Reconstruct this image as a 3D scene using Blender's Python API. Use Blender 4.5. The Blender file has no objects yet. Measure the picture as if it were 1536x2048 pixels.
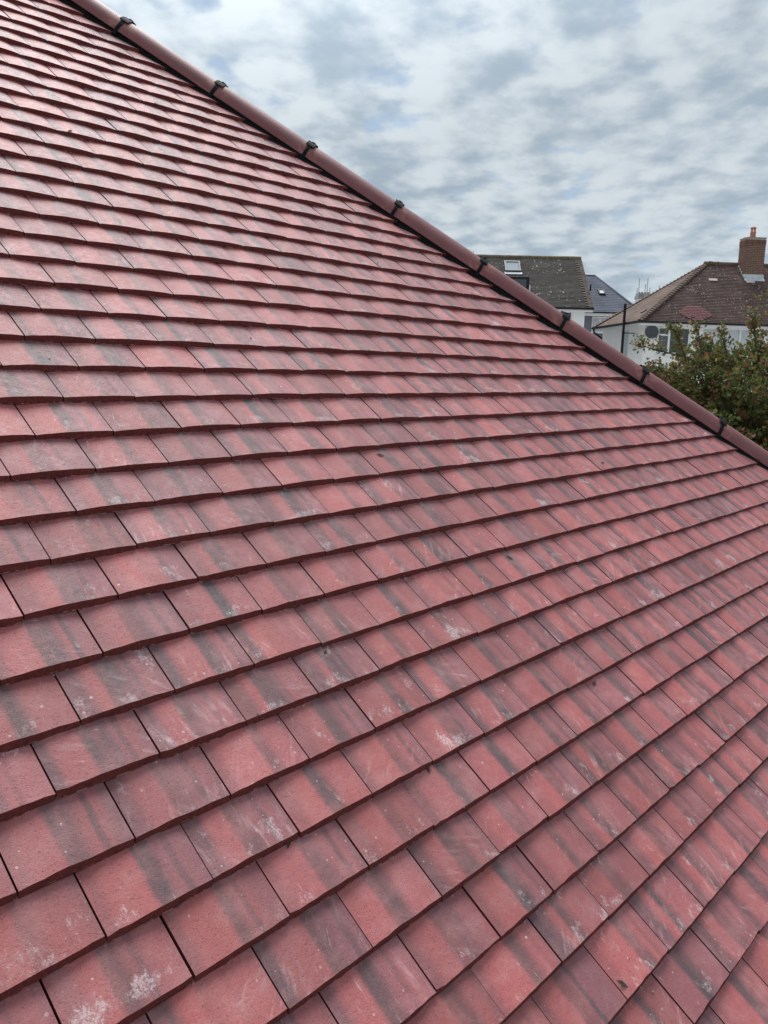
import bpy, bmesh, math, random
from mathutils import Vector, Matrix, noise as mnoise

random.seed(11)
R = math.radians
S = bpy.context.scene
COL = S.collection
PI = math.pi

# ------------------------------------------------------------------ camera, sky, sun, exposure
CAM = Vector((-0.4712151, -0.8687858, 0.71490626))
CX = Vector((0.67126283, -0.74076239, 0.02602500))
CY = Vector((-0.11112812, -0.13529196, -0.98455402))     # image down
CZ = Vector((0.73284156, 0.65800241, -0.17313600))       # forward
FPX = 1630.1532
cd = bpy.data.cameras.new('camera')
cam = bpy.data.objects.new('camera', cd)
COL.objects.link(cam)
cd.sensor_fit = 'VERTICAL'
cd.sensor_height = 36.0
cd.sensor_width = 27.0
cd.lens = FPX / 2048 * 36
cd.clip_start = 0.05
cd.clip_end = 2000
cam.matrix_world = Matrix(((CX.x, -CY.x, -CZ.x, CAM.x), (CX.y, -CY.y, -CZ.y, CAM.y), (CX.z, -CY.z, -CZ.z, CAM.z), (0, 0, 0, 1)))
S.camera = cam

SUN_EL, SUN_AZ = 57, 54


class NT:
    """small node-tree writer"""
    def __init__(s, tree):
        s.t = tree
        s.t.nodes.clear()

    def n(s, kind, ins=None, **props):
        nd = s.t.nodes.new(kind)
        for k, v in props.items():
            setattr(nd, k, v)
        for k, v in (ins or {}).items():
            s.put(nd.inputs[k], v)
        return nd

    def put(s, sock, v):
        if isinstance(v, bpy.types.NodeSocket):
            s.t.links.new(v, sock)
        elif v is not None:
            if isinstance(v, (tuple, list)) and sock.type == 'RGBA' and len(v) == 3:
                v = (*v, 1)
            sock.default_value = v

    def m(s, op, a, b=None, c=None, clamp=False):
        nd = s.t.nodes.new('ShaderNodeMath')
        nd.operation = op
        nd.use_clamp = clamp
        s.put(nd.inputs[0], a)
        if b is not None:
            s.put(nd.inputs[1], b)
        if c is not None:
            s.put(nd.inputs[2], c)
        return nd.outputs[0]

    def mr(s, v, a, b, c=0.0, d=1.0, smooth=True):
        nd = s.n('ShaderNodeMapRange', {'Value': v, 'From Min': a, 'From Max': b, 'To Min': c, 'To Max': d})
        nd.interpolation_type = 'SMOOTHSTEP' if smooth else 'LINEAR'
        return nd.outputs[0]

    def mix(s, f, a, b, mode='MIX'):
        nd = s.t.nodes.new('ShaderNodeMix')
        nd.data_type = 'RGBA'
        nd.blend_type = mode
        s.put(nd.inputs[0], f)
        s.put(nd.inputs[6], a)
        s.put(nd.inputs[7], b)
        return nd.outputs[2]

    def noise(s, vec, scale, detail=2.0, rough=0.5, dist=0.0, dim='3D'):
        nd = s.n('ShaderNodeTexNoise', {'Scale': scale, 'Detail': detail, 'Roughness': rough, 'Distortion': dist}, noise_dimensions=dim)
        if vec is not None:
            s.put(nd.inputs['Vector'], vec)
        return nd.outputs[0]

    def xyz(s, x, y, z):
        nd = s.n('ShaderNodeCombineXYZ')
        s.put(nd.inputs[0], x)
        s.put(nd.inputs[1], y)
        s.put(nd.inputs[2], z)
        return nd.outputs[0]

    def sep(s, v):
        nd = s.n('ShaderNodeSeparateXYZ', {0: v})
        return nd.outputs

    def vscale(s, v, x, y, z):
        nd = s.n('ShaderNodeVectorMath', {0: v, 1: (x, y, z)}, operation='MULTIPLY')
        return nd.outputs[0]


w = bpy.data.worlds.new('World')
S.world = w
w.use_nodes = True
N = NT(w.node_tree)
dirv = N.n('ShaderNodeTexCoord').outputs['Generated']
dx, dy, dz = N.sep(dirv)
sky = N.n('ShaderNodeTexSky', sky_type='NISHITA', sun_disc=False, sun_elevation=R(SUN_EL), sun_rotation=R(90 - SUN_AZ), air_density=1.0, dust_density=0.6, ozone_density=1.5)
up = N.m('MAXIMUM', dz, 0.0)
den = N.m('ADD', up, 0.16)
px_, py_ = N.m('DIVIDE', dx, den), N.m('DIVIDE', dy, den)
# cloud rows lie across the view: stretch along one horizontal axis
ca, sa = math.cos(R(-35)), math.sin(R(-35))
qx = N.m('ADD', N.m('MULTIPLY', px_, ca), N.m('MULTIPLY', py_, -sa))
qy = N.m('ADD', N.m('MULTIPLY', px_, sa), N.m('MULTIPLY', py_, ca))
cp = N.xyz(qx, qy, 3.7)


def layer(vec):
    """height of the cloud sheet at a place on it"""
    big = N.noise(vec, 1.3, 2.0, 0.5)
    puff = N.noise(N.vscale(vec, 0.95, 1.05, 1.0), 5.4, 6.0, 0.49)
    return N.m('ADD', N.m('MULTIPLY', puff, 0.72), N.m('MULTIPLY', big, 0.34))


dens = layer(cp)
toward = N.n('ShaderNodeVectorMath', {0: cp, 1: (-0.042, 0.058, 0.0)}, operation='ADD').outputs[0]
rim = N.m('SUBTRACT', dens, layer(toward))          # lit on the sun side, shaded on the far side
gap = N.mr(dens, 0.30, 0.46)                        # 0 = open sky
lit = N.m('ADD', N.m('MULTIPLY', rim, 3.3), N.mr(dens, 0.44, 0.66, 0.66, 0.22, False))
lit = N.m('ADD', lit, N.m('MULTIPLY', N.m('SUBTRACT', N.noise(cp, 15.0, 4.0, 0.6), 0.5), 0.35))
belly = N.mr(lit, 0.05, 0.85, 1.0, 0.0)
sunv = N.n('ShaderNodeVectorMath', {0: dirv, 1: (math.cos(R(SUN_EL)) * math.cos(R(SUN_AZ)), math.cos(R(SUN_EL)) * math.sin(R(SUN_AZ)), math.sin(R(SUN_EL)))}, operation='DOT_PRODUCT').outputs['Value']
glow = N.mr(sunv, 0.70, 1.0, 1.0, 2.2)
cloud = N.mix(belly, (2.30, 2.54, 2.72), (1.32, 1.62, 1.92))
cloud = N.mix(1.0, cloud, N.xyz(glow, glow, glow), 'MULTIPLY')
blue = N.mix(0.85, sky.outputs[0], (1.18, 1.54, 1.98))
skyc = N.mix(gap, blue, cloud)
low = N.mr(dz, 0.0, 0.20, 0.50, 0.0)
skyc = N.mix(low, skyc, (1.55, 1.88, 2.12))
below = N.mr(dz, -0.02, 0.0, 0.0, 1.0)
skyc = N.mix(below, (0.65, 0.68, 0.62), skyc)
bg = N.n('ShaderNodeBackground', {'Color': skyc, 'Strength': 0.1})
out = N.n('ShaderNodeOutputWorld', {'Surface': bg.outputs[0]})

sl = bpy.data.lights.new('sun', 'SUN')
sl.energy = 1.5
sl.angle = R(34)
sl.color = (1.0, 0.98, 0.965)
sun = bpy.data.objects.new('sun', sl)
COL.objects.link(sun)
sd = Vector((math.cos(R(SUN_EL)) * math.cos(R(SUN_AZ)), math.cos(R(SUN_EL)) * math.sin(R(SUN_AZ)), math.sin(R(SUN_EL))))
sun.rotation_euler = sd.to_track_quat('Z', 'Y').to_euler()
sun.location = sd * 50

S.render.engine = 'CYCLES'
S.view_settings.view_transform = 'Standard'
S.view_settings.look = 'None'
S.view_settings.gamma = 1.0
S.view_settings.use_curve_mapping = False
S.view_settings.exposure = 1.5


# ------------------------------------------------------------------ materials
def mat(name, color=(0.5, 0.5, 0.5), rough=0.6, vary=0.0, scale=6.0, bump=0.0, bscale=200.0, metallic=0.0, spec=0.5, stain=None):
    m = bpy.data.materials.new(name)
    m.use_nodes = True
    N = NT(m.node_tree)
    pos = N.n('ShaderNodeTexCoord').outputs['Object']
    col = color
    if vary:
        f = N.noise(pos, scale, 5, 0.6)
        g = N.mr(f, 0.3, 0.7, 1 - vary, 1 + vary, False)
        col = N.mix(1.0, (*color, 1), N.xyz(g, g, g), 'MULTIPLY')
    if stain:
        sc, amt, scol = stain
        k = N.mr(N.noise(N.vscale(pos, 1, 1, 0.35), sc, 6, 0.65), 0.52, 0.75, 0, amt)
        col = N.mix(k, col, scol)
    b = N.n('ShaderNodeBsdfPrincipled', {'Base Color': col, 'Roughness': rough, 'Metallic': metallic, 'Specular IOR Level': spec})
    if bump:
        bn = N.n('ShaderNodeBump', {'Strength': bump, 'Distance': 0.003, 'Height': N.noise(pos, bscale, 4, 0.6)})
        N.put(b.inputs['Normal'], bn.outputs[0])
    N.n('ShaderNodeOutputMaterial', {'Surface': b.outputs[0]})
    return m


def tile_material():
    m = bpy.data.materials.new('red_concrete_tile')
    m.use_nodes = True
    N = NT(m.node_tree)
    uv = N.n('ShaderNodeUVMap', uv_map='tile').outputs[0]
    x, y, _ = N.sep(uv)
    seed = N.n('ShaderNodeAttribute', attribute_name='seed').outputs['Fac']
    rnd = N.n('ShaderNodeObjectInfo').outputs['Random']
    Sd = N.m('ADD', seed, N.m('MULTIPLY', rnd, 17.31))

    def wn(k):
        nd = N.n('ShaderNodeTexWhiteNoise', {'W': N.m('MULTIPLY_ADD', Sd, 3.7 + k * 1.37, k * 11.1)}, noise_dimensions='1D')
        c = N.n('ShaderNodeSeparateColor', {0: nd.outputs['Color']})
        return c.outputs[0], c.outputs[1], c.outputs[2]
    r1, r2, r3 = wn(1)
    r4, r5, r6 = wn(2)
    r7, r8, r9 = wn(3)
    met = N.xyz(N.m('MULTIPLY', x, 0.165), N.m('MULTIPLY', y, 0.1), N.m('MULTIPLY', Sd, 3.1))      # metres on the tile
    xw = N.m('ADD', x, N.m('MULTIPLY', N.m('SUBTRACT', N.noise(met, 28, 3, 0.6), 0.5), 0.060))
    streak = N.noise(N.xyz(N.m('MULTIPLY', xw, 9.0), N.m('MULTIPLY', y, 0.55), N.m('MULTIPLY', Sd, 5.3)), 1.0, 3, 0.55)
    streak2 = N.noise(N.xyz(N.m('MULTIPLY', xw, 3.4), N.m('MULTIPLY', y, 0.25), N.m('MULTIPLY', Sd, 7.7)), 1.0, 1, 0.5)
    cA = N.m('MULTIPLY_ADD', r1, 0.22, 0.40)
    hA = N.m('MULTIPLY_ADD', r2, 0.07, 0.04)
    d = N.m('SUBTRACT', xw, cA)
    upA = N.mr(N.m('ADD', d, hA), -0.04, 0.03)
    dnA = N.mr(N.m('SUBTRACT', d, hA), -0.04, 0.12, 1.0, 0.0)
    A = N.m('MULTIPLY', N.m('MULTIPLY', upA, dnA), N.m('MULTIPLY', N.m('MULTIPLY_ADD', r3, 0.45, 0.55), N.mr(r8, 0.05, 0.18, 0.40, 1.0)))
    d2 = N.m('ABSOLUTE', N.m('SUBTRACT', d, N.m('MULTIPLY_ADD', r7, 0.14, 0.16)))
    A2 = N.m('MULTIPLY', N.mr(d2, 0.012, 0.055, 1.0, 0.0), N.m('MULTIPLY', r6, 0.75))
    A = N.m('MAXIMUM', A, A2)
    A = N.m('MULTIPLY', A, N.mr(N.noise(met, 13, 3, 0.6), 0.30, 0.55, 0.72, 1.0))
    Bk = N.m('MULTIPLY', N.mr(N.m('SUBTRACT', xw, N.m('MULTIPLY', r4, 0.14)), 0.02, 0.16, 1.0, 0.0), N.m('MULTIPLY', N.m('POWER', r5, 0.8), 0.85))
    Ck = N.m('MULTIPLY', N.mr(d, 0.02, 0.14), N.m('MULTIPLY_ADD', r6, 0.75, 0.15))
    Ck = N.m('MULTIPLY', Ck, N.mr(streak2, 0.32, 0.62, 0.35, 1.15))
    Ek = N.m('MULTIPLY', N.mr(xw, 0.86, 1.0), N.m('MULTIPLY', r7, 0.7))
    pap = N.noise(met, 60, 4, 0.65)
    red = N.mix(r8, (0.350, 0.080, 0.077), (0.295, 0.080, 0.084))
    red = N.mix(N.mr(pap, 0.35, 0.7, 0, 0.5), red, (0.385, 0.112, 0.106))
    full = N.m('GREATER_THAN', r9, 0.93)               # a few tiles purple all over
    purple = (0.205, 0.076, 0.087)
    c = N.mix(N.m('MULTIPLY', full, 0.62), red, purple)
    c = N.mix(N.m('MINIMUM', Ck, 0.92), c, purple)
    c = N.mix(N.m('MINIMUM', N.m('MULTIPLY', Bk, N.mr(streak, 0.25, 0.6, 0.65, 1.1)), 1.0), c, (0.098, 0.054, 0.062))
    c = N.mix(N.m('MULTIPLY', Ek, 0.8), c, (0.125, 0.064, 0.072))
    c = N.mix(N.m('MULTIPLY', A, N.mr(streak, 0.25, 0.62, 0.70, 1.0)), c, (0.058, 0.044, 0.048))
    # pale dusty film
    film = N.mr(N.noise(met, 16, 4, 0.6), 0.42, 0.72, 0.0, 0.34)
    c = N.mix(film, c, (0.43, 0.20, 0.20))
    # lime bloom, thick towards the lower edge and over the dark band
    blo = N.noise(N.vscale(met, 1.0, 0.6, 1.0), 95, 7, 0.80)
    area = N.noise(met, 17, 2, 0.5)
    vm = N.mr(y, 0.04, 0.55, 1.0, 0.0)
    edge = N.mr(y, 0.0, 0.10, 0.55, 1.0)
    th = N.m('ADD', N.m('ADD', blo, N.m('MULTIPLY', N.m('SUBTRACT', area, 0.5), 0.95)), N.m('MULTIPLY', vm, N.m('MULTIPLY_ADD', A, 0.10, 0.085)))
    th = N.m('ADD', th, N.m('MULTIPLY', N.m('SUBTRACT', r4, 0.50), 0.16))
    bloom = N.m('MULTIPLY', N.m('MULTIPLY', N.mr(th, 0.70, 0.88), edge), N.mr(N.noise(met, 300, 3, 0.75), 0.36, 0.56))
    c = N.mix(N.m('MULTIPLY', bloom, 0.58), c, (0.64, 0.53, 0.53))
    # small chips and splashes
    vo = N.n('ShaderNodeTexVoronoi', {'Vector': N.vscale(met, 1.0, 1.0, 40.0), 'Scale': 95.0, 'Randomness': 1.0}, feature='F1')
    vcol = N.n('ShaderNodeSeparateColor', {0: vo.outputs['Color']})
    sz = N.m('MULTIPLY', N.m('GREATER_THAN', N.m('ADD', vcol.outputs[0], N.m('MULTIPLY', area, 0.35)), 1.0), N.m('MULTIPLY_ADD', N.m('POWER', vcol.outputs[1], 3.0), 0.22, 0.04))
    spk = N.m('LESS_THAN', N.m('ADD', vo.outputs['Distance'], N.m('MULTIPLY', N.m('SUBTRACT', N.noise(met, 420, 2, 0.6), 0.5), 0.16)), sz)
    c = N.mix(N.m('MULTIPLY', spk, N.m('MULTIPLY_ADD', vcol.outputs[2], 0.45, 0.15)), c, (0.66, 0.54, 0.52))
    # scuffs: thin pale scratches, one direction per tile
    ang = N.m('MULTIPLY', N.m('SUBTRACT', r2, 0.5), 2.4)
    cs, sn = N.m('COSINE', ang), N.m('SINE', ang)
    mx, my, mz = N.sep(met)
    sx = N.m('ADD', N.m('MULTIPLY', mx, cs), N.m('MULTIPLY', my, sn))
    sy = N.m('SUBTRACT', N.m('MULTIPLY', my, cs), N.m('MULTIPLY', mx, sn))
    scr = N.noise(N.xyz(N.m('MULTIPLY', sx, 380.0), N.m('MULTIPLY', sy, 26.0), mz), 1.0, 2, 0.5)
    scm = N.m('MULTIPLY', N.mr(scr, 0.68, 0.76), N.mr(N.noise(met, 24, 2, 0.5), 0.54, 0.66))
    c = N.mix(N.m('MULTIPLY', scm, 0.55), c, (0.68, 0.50, 0.48))
    # broad faint chalky wipes
    wp = N.noise(N.xyz(N.m('MULTIPLY', sx, 70.0), N.m('MULTIPLY', sy, 16.0), mz), 1.0, 5, 0.65)
    wpm = N.m('MULTIPLY', N.mr(wp, 0.52, 0.74), N.m('MULTIPLY', N.mr(r5, 0.25, 0.8), N.mr(y, 0.1, 0.9, 1.0, 0.25)))
    c = N.mix(N.m('MULTIPLY', wpm, 0.42), c, (0.60, 0.42, 0.42))
    # grain
    gr = N.noise(met, 520, 4, 0.75)
    r10, r11, r12 = wn(4)
    g = N.m('MULTIPLY', N.mr(gr, 0.25, 0.75, 0.66, 1.34, False), N.m('MULTIPLY_ADD', r10, 0.30, 0.84))
    c = N.mix(1.0, c, N.xyz(g, g, g), 'MULTIPLY')
    # raw broken edge below the top face
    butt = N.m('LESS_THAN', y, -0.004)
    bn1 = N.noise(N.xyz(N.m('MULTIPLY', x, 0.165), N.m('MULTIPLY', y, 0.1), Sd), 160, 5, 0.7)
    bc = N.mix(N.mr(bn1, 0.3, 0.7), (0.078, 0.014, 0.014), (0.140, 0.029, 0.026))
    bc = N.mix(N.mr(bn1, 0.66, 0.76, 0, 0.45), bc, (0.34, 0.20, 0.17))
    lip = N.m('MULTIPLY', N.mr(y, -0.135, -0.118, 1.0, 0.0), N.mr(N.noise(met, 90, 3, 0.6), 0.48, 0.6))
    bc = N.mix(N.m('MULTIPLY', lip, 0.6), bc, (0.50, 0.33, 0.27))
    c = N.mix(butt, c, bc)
    h = N.m('ADD', N.m('MULTIPLY', gr, 0.5), N.m('MULTIPLY', pap, 0.8))
    pit = N.mr(N.noise(met, 240, 3, 0.7), 0.30, 0.42, 0.0, 1.0)
    h = N.m('ADD', h, N.m('MULTIPLY', pit, 0.5))
    c = N.mix(N.m('MULTIPLY', N.m('SUBTRACT', 1.0, pit), 0.35), c, (0.10, 0.045, 0.045))
    bmp = N.n('ShaderNodeBump', {'Strength': 0.5, 'Distance': 0.0025, 'Height': h})
    ro = N.m('ADD', N.mr(pap, 0.3, 0.7, 0.57, 0.68, False), N.m('MULTIPLY', N.m('ADD', butt, N.m('MULTIPLY', bloom, 0.6), clamp=True), 0.3))
    b = N.n('ShaderNodeBsdfPrincipled', {'Base Color': c, 'Roughness': ro, 'Specular IOR Level': N.m('MULTIPLY_ADD', butt, -0.3, 0.55), 'Normal': bmp.outputs[0]})
    N.n('ShaderNodeOutputMaterial', {'Surface': b.outputs[0]})
    return m


def hip_material():
    m = bpy.data.materials.new('smooth_hip_tile')
    m.use_nodes = True
    N = NT(m.node_tree)
    pos = N.n('ShaderNodeTexCoord').outputs['Object']
    rnd = N.n('ShaderNodeObjectInfo').outputs['Random']
    a, b_, c_ = N.sep(pos)
    v = N.xyz(a, b_, N.m('ADD', c_, N.m('MULTIPLY', rnd, 9)))
    f = N.noise(N.vscale(v, 0.25, 1, 1), 40, 5, 0.6)
    col = N.mix(N.mr(f, 0.3, 0.7), (0.145, 0.042, 0.045), (0.192, 0.060, 0.062))
    col = N.mix(N.m('MULTIPLY', rnd, 0.25), col, (0.20, 0.075, 0.075))
    # rubbed lighter towards the two ends, with pale drips
    e = N.mr(N.m('ABSOLUTE', a), 0.13, 0.215)
    k = N.m('MULTIPLY', e, N.mr(N.noise(v, 26, 4, 0.6), 0.46, 0.66))
    col = N.mix(N.m('MULTIPLY', k, 0.7), col, (0.36, 0.14, 0.10))
    sp = N.mr(N.noise(N.vscale(v, 0.5, 1, 1), 190, 3, 0.6), 0.69, 0.75)
    col = N.mix(N.m('MULTIPLY', sp, 0.5), col, (0.6, 0.42, 0.38))
    gr = N.noise(v, 700, 2, 0.6)
    bm = N.n('ShaderNodeBump', {'Strength': 0.15, 'Distance': 0.002, 'Height': gr})
    b = N.n('ShaderNodeBsdfPrincipled', {'Base Color': col, 'Roughness': 0.56, 'Specular IOR Level': 0.45, 'Normal': bm.outputs[0]})
    N.n('ShaderNodeOutputMaterial', {'Surface': b.outputs[0]})
    return m


def far_roof_material(name, c1, c2, lichen, amount, size, moss=None):
    """old plain tiles on a far roof: tile-to-tile colour, lichen spots; uv in metres"""
    m = bpy.data.materials.new(name)
    m.use_nodes = True
    N = NT(m.node_tree)
    uv = N.n('ShaderNodeUVMap', uv_map='tile').outputs[0]
    x, y, _ = N.sep(uv)
    row = N.m('FLOOR', N.m('DIVIDE', y, 0.1))
    colm = N.m('FLOOR', N.m('ADD', N.m('DIVIDE', x, 0.165), N.m('MULTIPLY', row, 0.5)))
    wn = N.n('ShaderNodeTexWhiteNoise', {'Vector': N.xyz(colm, row, 0.0)}, noise_dimensions='2D').outputs['Value']
    n1 = N.noise(uv, 0.9, 5, 0.6)
    c = N.mix(wn, c1, c2)
    g = N.mr(n1, 0.3, 0.7, 0.70, 1.30, False)
    c = N.mix(1.0, c, N.xyz(g, g, g), 'MULTIPLY')
    n3 = N.noise(uv, 11, 4, 0.7)
    c = N.mix(N.mr(n3, 0.5, 0.75, 0, 0.45), c, tuple(k * 0.55 for k in c1))
    if moss:
        c = N.mix(N.mr(N.noise(uv, 1.6, 5, 0.65), 0.52, 0.72, 0, 0.5), c, moss)
    vo = N.n('ShaderNodeTexVoronoi', {'Vector': uv, 'Scale': size, 'Randomness': 1.0}, feature='F1')
    vc = N.n('ShaderNodeSeparateColor', {0: vo.outputs['Color']})
    patch = N.mr(N.noise(uv, 0.7, 3, 0.6), 0.35, 0.65, 0.25, 1.0)
    rad = N.m('MULTIPLY', N.m('MULTIPLY', N.m('LESS_THAN', vc.outputs[0], amount), N.m('MULTIPLY_ADD', vc.outputs[1], 0.32, 0.12)), patch)
    wob = N.m('MULTIPLY', N.m('SUBTRACT', N.noise(uv, 45, 2, 0.6), 0.5), 0.30)
    spot = N.mr(N.m('SUBTRACT', N.m('ADD', vo.outputs['Distance'], wob), rad), -0.06, 0.04, 1.0, 0.0)
    spot = N.m('MULTIPLY', spot, N.m('GREATER_THAN', rad, 0.01))
    c = N.mix(N.m('MULTIPLY', spot, N.m('MULTIPLY_ADD', vc.outputs[2], 0.5, 0.4)), c, lichen)
    b = N.n('ShaderNodeBsdfPrincipled', {'Base Color': c, 'Roughness': 0.85, 'Specular IOR Level': 0.25})
    N.n('ShaderNodeOutputMaterial', {'Surface': b.outputs[0]})
    return m


def leaf_material():
    m = bpy.data.materials.new('hawthorn_leaf')
    m.use_nodes = True
    N = NT(m.node_tree)
    a = N.n('ShaderNodeAttribute', attribute_name='tint').outputs['Fac']
    r = N.n('ShaderNodeValToRGB', {0: a})
    cr = r.color_ramp
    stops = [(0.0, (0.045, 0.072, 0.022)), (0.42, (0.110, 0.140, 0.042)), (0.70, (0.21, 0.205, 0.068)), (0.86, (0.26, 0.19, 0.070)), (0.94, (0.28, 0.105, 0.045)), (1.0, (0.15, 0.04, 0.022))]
    cr.elements[0].position, cr.elements[0].color = 0.0, (*stops[0][1], 1)
    cr.elements[1].position, cr.elements[1].color = 1.0, (*stops[-1][1], 1)
    for p, c in stops[1:-1]:
        e = cr.elements.new(p)
        e.color = (*c, 1)
    b = N.n('ShaderNodeBsdfPrincipled', {'Base Color': r.outputs[0], 'Roughness': 0.55, 'Specular IOR Level': 0.35})
    t = N.n('ShaderNodeBsdfTranslucent', {'Color': r.outputs[0]})
    mx = N.n('ShaderNodeMixShader', {0: 0.42, 1: b.outputs[0], 2: t.outputs[0]})
    N.n('ShaderNodeOutputMaterial', {'Surface': mx.outputs[0]})
    return m


M = {}
M['tile'] = tile_material()
M['hip'] = hip_material()
M['black'] = mat('black_plastic', (0.007, 0.007, 0.009), 0.72, 0.3, 30, spec=0.12)
M['membrane'] = mat('black_membrane', (0.003, 0.003, 0.0035), 0.5, 0.4, 60, 0.6, 300, spec=0.12)
M['deck'] = mat('dark_underlay', (0.035, 0.022, 0.022), 0.9, 0.2, 8)
M['render'] = mat('white_render', (0.86, 0.85, 0.83), 0.9, 0.04, 1.2, 0.3, 40, stain=(0.9, 0.16, (0.50, 0.47, 0.38)))
M['render_cool'] = mat('pale_render', (0.85, 0.86, 0.86), 0.9, 0.04, 1.2, 0.3, 40)
M['render_grey'] = mat('blue_grey_render', (0.155, 0.17, 0.21), 0.85, 0.06, 2, 0.3, 40)
M['upvc'] = mat('white_upvc', (0.80, 0.81, 0.82), 0.35, 0.03, 3)
M['gutter'] = mat('black_gutter', (0.009, 0.009, 0.010), 0.45, 0.2, 5, spec=0.3)
M['glass'] = mat('window_glass', (0.030, 0.036, 0.042), 0.06, 0.0, spec=0.9)
M['curtain'] = mat('pale_curtain', (0.52, 0.55, 0.58), 0.35, 0.12, 5)
M['blind'] = mat('grey_blind', (0.16, 0.165, 0.17), 0.7, 0.1, 8)
M['lead'] = mat('lead_flashing', (0.50, 0.53, 0.56), 0.5, 0.2, 9)
M['brick'] = mat('brown_brick', (0.155, 0.078, 0.054), 0.9, 0.35, 7, 0.4, 60)
M['mortar'] = mat('grey_mortar', (0.42, 0.36, 0.31), 0.95, 0.15, 14)
M['terracotta'] = mat('terracotta', (0.42, 0.15, 0.10), 0.8, 0.2, 9)
M['flaunch'] = mat('mortar_cap', (0.28, 0.26, 0.23), 0.95, 0.25, 12)
M['dish'] = mat('dark_dish', (0.058, 0.062, 0.078), 0.55, 0.1, 8)
M['ground'] = mat('pale_bounce_ground', (0.36, 0.345, 0.32), 0.95, 0.25, 0.8, 0.5, 20)  # unseen ground, made pale to bounce light up onto the house walls
M['bark'] = mat('grey_bark', (0.085, 0.068, 0.052), 0.95, 0.35, 18, 0.7, 60)
M['leaf'] = leaf_material()
M['berry'] = mat('red_berry', (0.20, 0.052, 0.026), 0.5, 0.4, 14)
M['new_red'] = mat('new_red_tile', (0.175, 0.068, 0.066), 0.85, 0.35, 9)
M['vent'] = mat('pale_vent_tile', (0.55, 0.45, 0.43), 0.8, 0.1, 8)
M['steel'] = mat('galvanised_steel', (0.38, 0.41, 0.44), 0.5, 0.1, 4)
M['brown_roof'] = far_roof_material('old_brown_tiles', (0.078, 0.048, 0.044), (0.110, 0.070, 0.062), (0.55, 0.49, 0.45), 0.62, 12.5)
M['tan_roof'] = far_roof_material('paler_tan_tiles', (0.165, 0.116, 0.094), (0.205, 0.145, 0.118), (0.36, 0.29, 0.24), 0.15, 7.0)  # side slope paler and less spotted than the front slope
M['dark_roof'] = far_roof_material('old_dark_tiles', (0.040, 0.036, 0.033), (0.066, 0.057, 0.051), (0.50, 0.47, 0.41), 0.60, 10.0, (0.066, 0.060, 0.046))
M['slate'] = far_roof_material('blue_grey_slates', (0.076, 0.088, 0.116), (0.088, 0.100, 0.128), (0.09, 0.10, 0.12), 0.0, 5.0)
M['bonnet'] = mat('brown_bonnet_tile', (0.130, 0.085, 0.064), 0.9, 0.3, 6)
M['mossy'] = mat('mossy_ridge', (0.13, 0.10, 0.055), 0.95, 0.4, 5, stain=(3.0, 0.8, (0.34, 0.29, 0.09)))
M['twig'] = mat('dry_debris', (0.045, 0.026, 0.020), 0.9, 0.3, 60)


# ------------------------------------------------------------------ building helpers
class MB:
    """collects plain shapes into one mesh"""
    def __init__(s):
        s.v, s.f, s.uv, s.att = [], [], [], []

    def face(s, pts, uvs=None, att=0.0):
        i = len(s.v)
        s.v += [tuple(p) for p in pts]
        s.f.append(tuple(range(i, i + len(pts))))
        s.uv += list(uvs) if uvs else [(0.0, 0.0)] * len(pts)
        s.att.append(att)

    def box(s, x0, x1, y0, y1, z0, z1):
        a = [(x0, y0, z0), (x1, y0, z0), (x1, y1, z0), (x0, y1, z0), (x0, y0, z1), (x1, y0, z1), (x1, y1, z1), (x0, y1, z1)]
        for q in ((0, 3, 2, 1), (4, 5, 6, 7), (0, 1, 5, 4), (1, 2, 6, 5), (2, 3, 7, 6), (3, 0, 4, 7)):
            s.face([a[k] for k in q])

    def prism(s, poly, off):
        """closed prism: polygon extruded by the vector off"""
        off = Vector(off)
        lo = [Vector(p) for p in poly]
        hi = [p + off for p in lo]
        s.face(lo[::-1])
        s.face(hi)
        for i in range(len(lo)):
            j = (i + 1) % len(lo)
            s.face([lo[i], lo[j], hi[j], hi[i]])

    def tube(s, pts, rad, seg=10, caps=True):
        pts = [Vector(p) for p in pts]
        rings = []
        rads = rad if isinstance(rad, (list, tuple)) else [rad] * len(pts)
        ref = Vector((0, 0, 1))
        for i, p in enumerate(pts):
            t = (pts[min(i + 1, len(pts) - 1)] - pts[max(i - 1, 0)]).normalized()
            if abs(t.dot(ref)) > 0.95:
                ref = Vector((1, 0, 0))
            u = t.cross(ref).normalized()
            v = t.cross(u)
            rings.append([p + (u * math.cos(k * 2 * PI / seg) + v * math.sin(k * 2 * PI / seg)) * rads[i] for k in range(seg)])
        for a, b in zip(rings, rings[1:]):
            for k in range(seg):
                j = (k + 1) % seg
                s.face([a[k], a[j], b[j], b[k]])
        if caps:
            s.face(rings[0])
            s.face(rings[-1][::-1])

    def build(s, name, material, parent=None, smooth=False, att=None, merge=False):
        me = bpy.data.meshes.new(name)
        me.from_pydata(s.v, [], s.f)
        ul = me.uv_layers.new(name='tile')
        for i, q in enumerate(s.uv):
            ul.data[i].uv = q
        if att:
            at = me.attributes.new(att, 'FLOAT', 'FACE')
            at.data.foreach_set('value', s.att)
        if merge or smooth:
            bm = bmesh.new()
            bm.from_mesh(me)
            bmesh.ops.remove_doubles(bm, verts=bm.verts, dist=1e-5)
            bmesh.ops.recalc_face_normals(bm, faces=bm.faces)
            bm.to_mesh(me)
            bm.free()
        if smooth:
            for p in me.polygons:
                p.use_smooth = True
        me.materials.append(material)
        return link(name, me, parent)


def link(name, me, parent=None):
    o = bpy.data.objects.new(name, me)
    COL.objects.link(o)
    if parent:
        o.parent = parent
    return o


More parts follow.
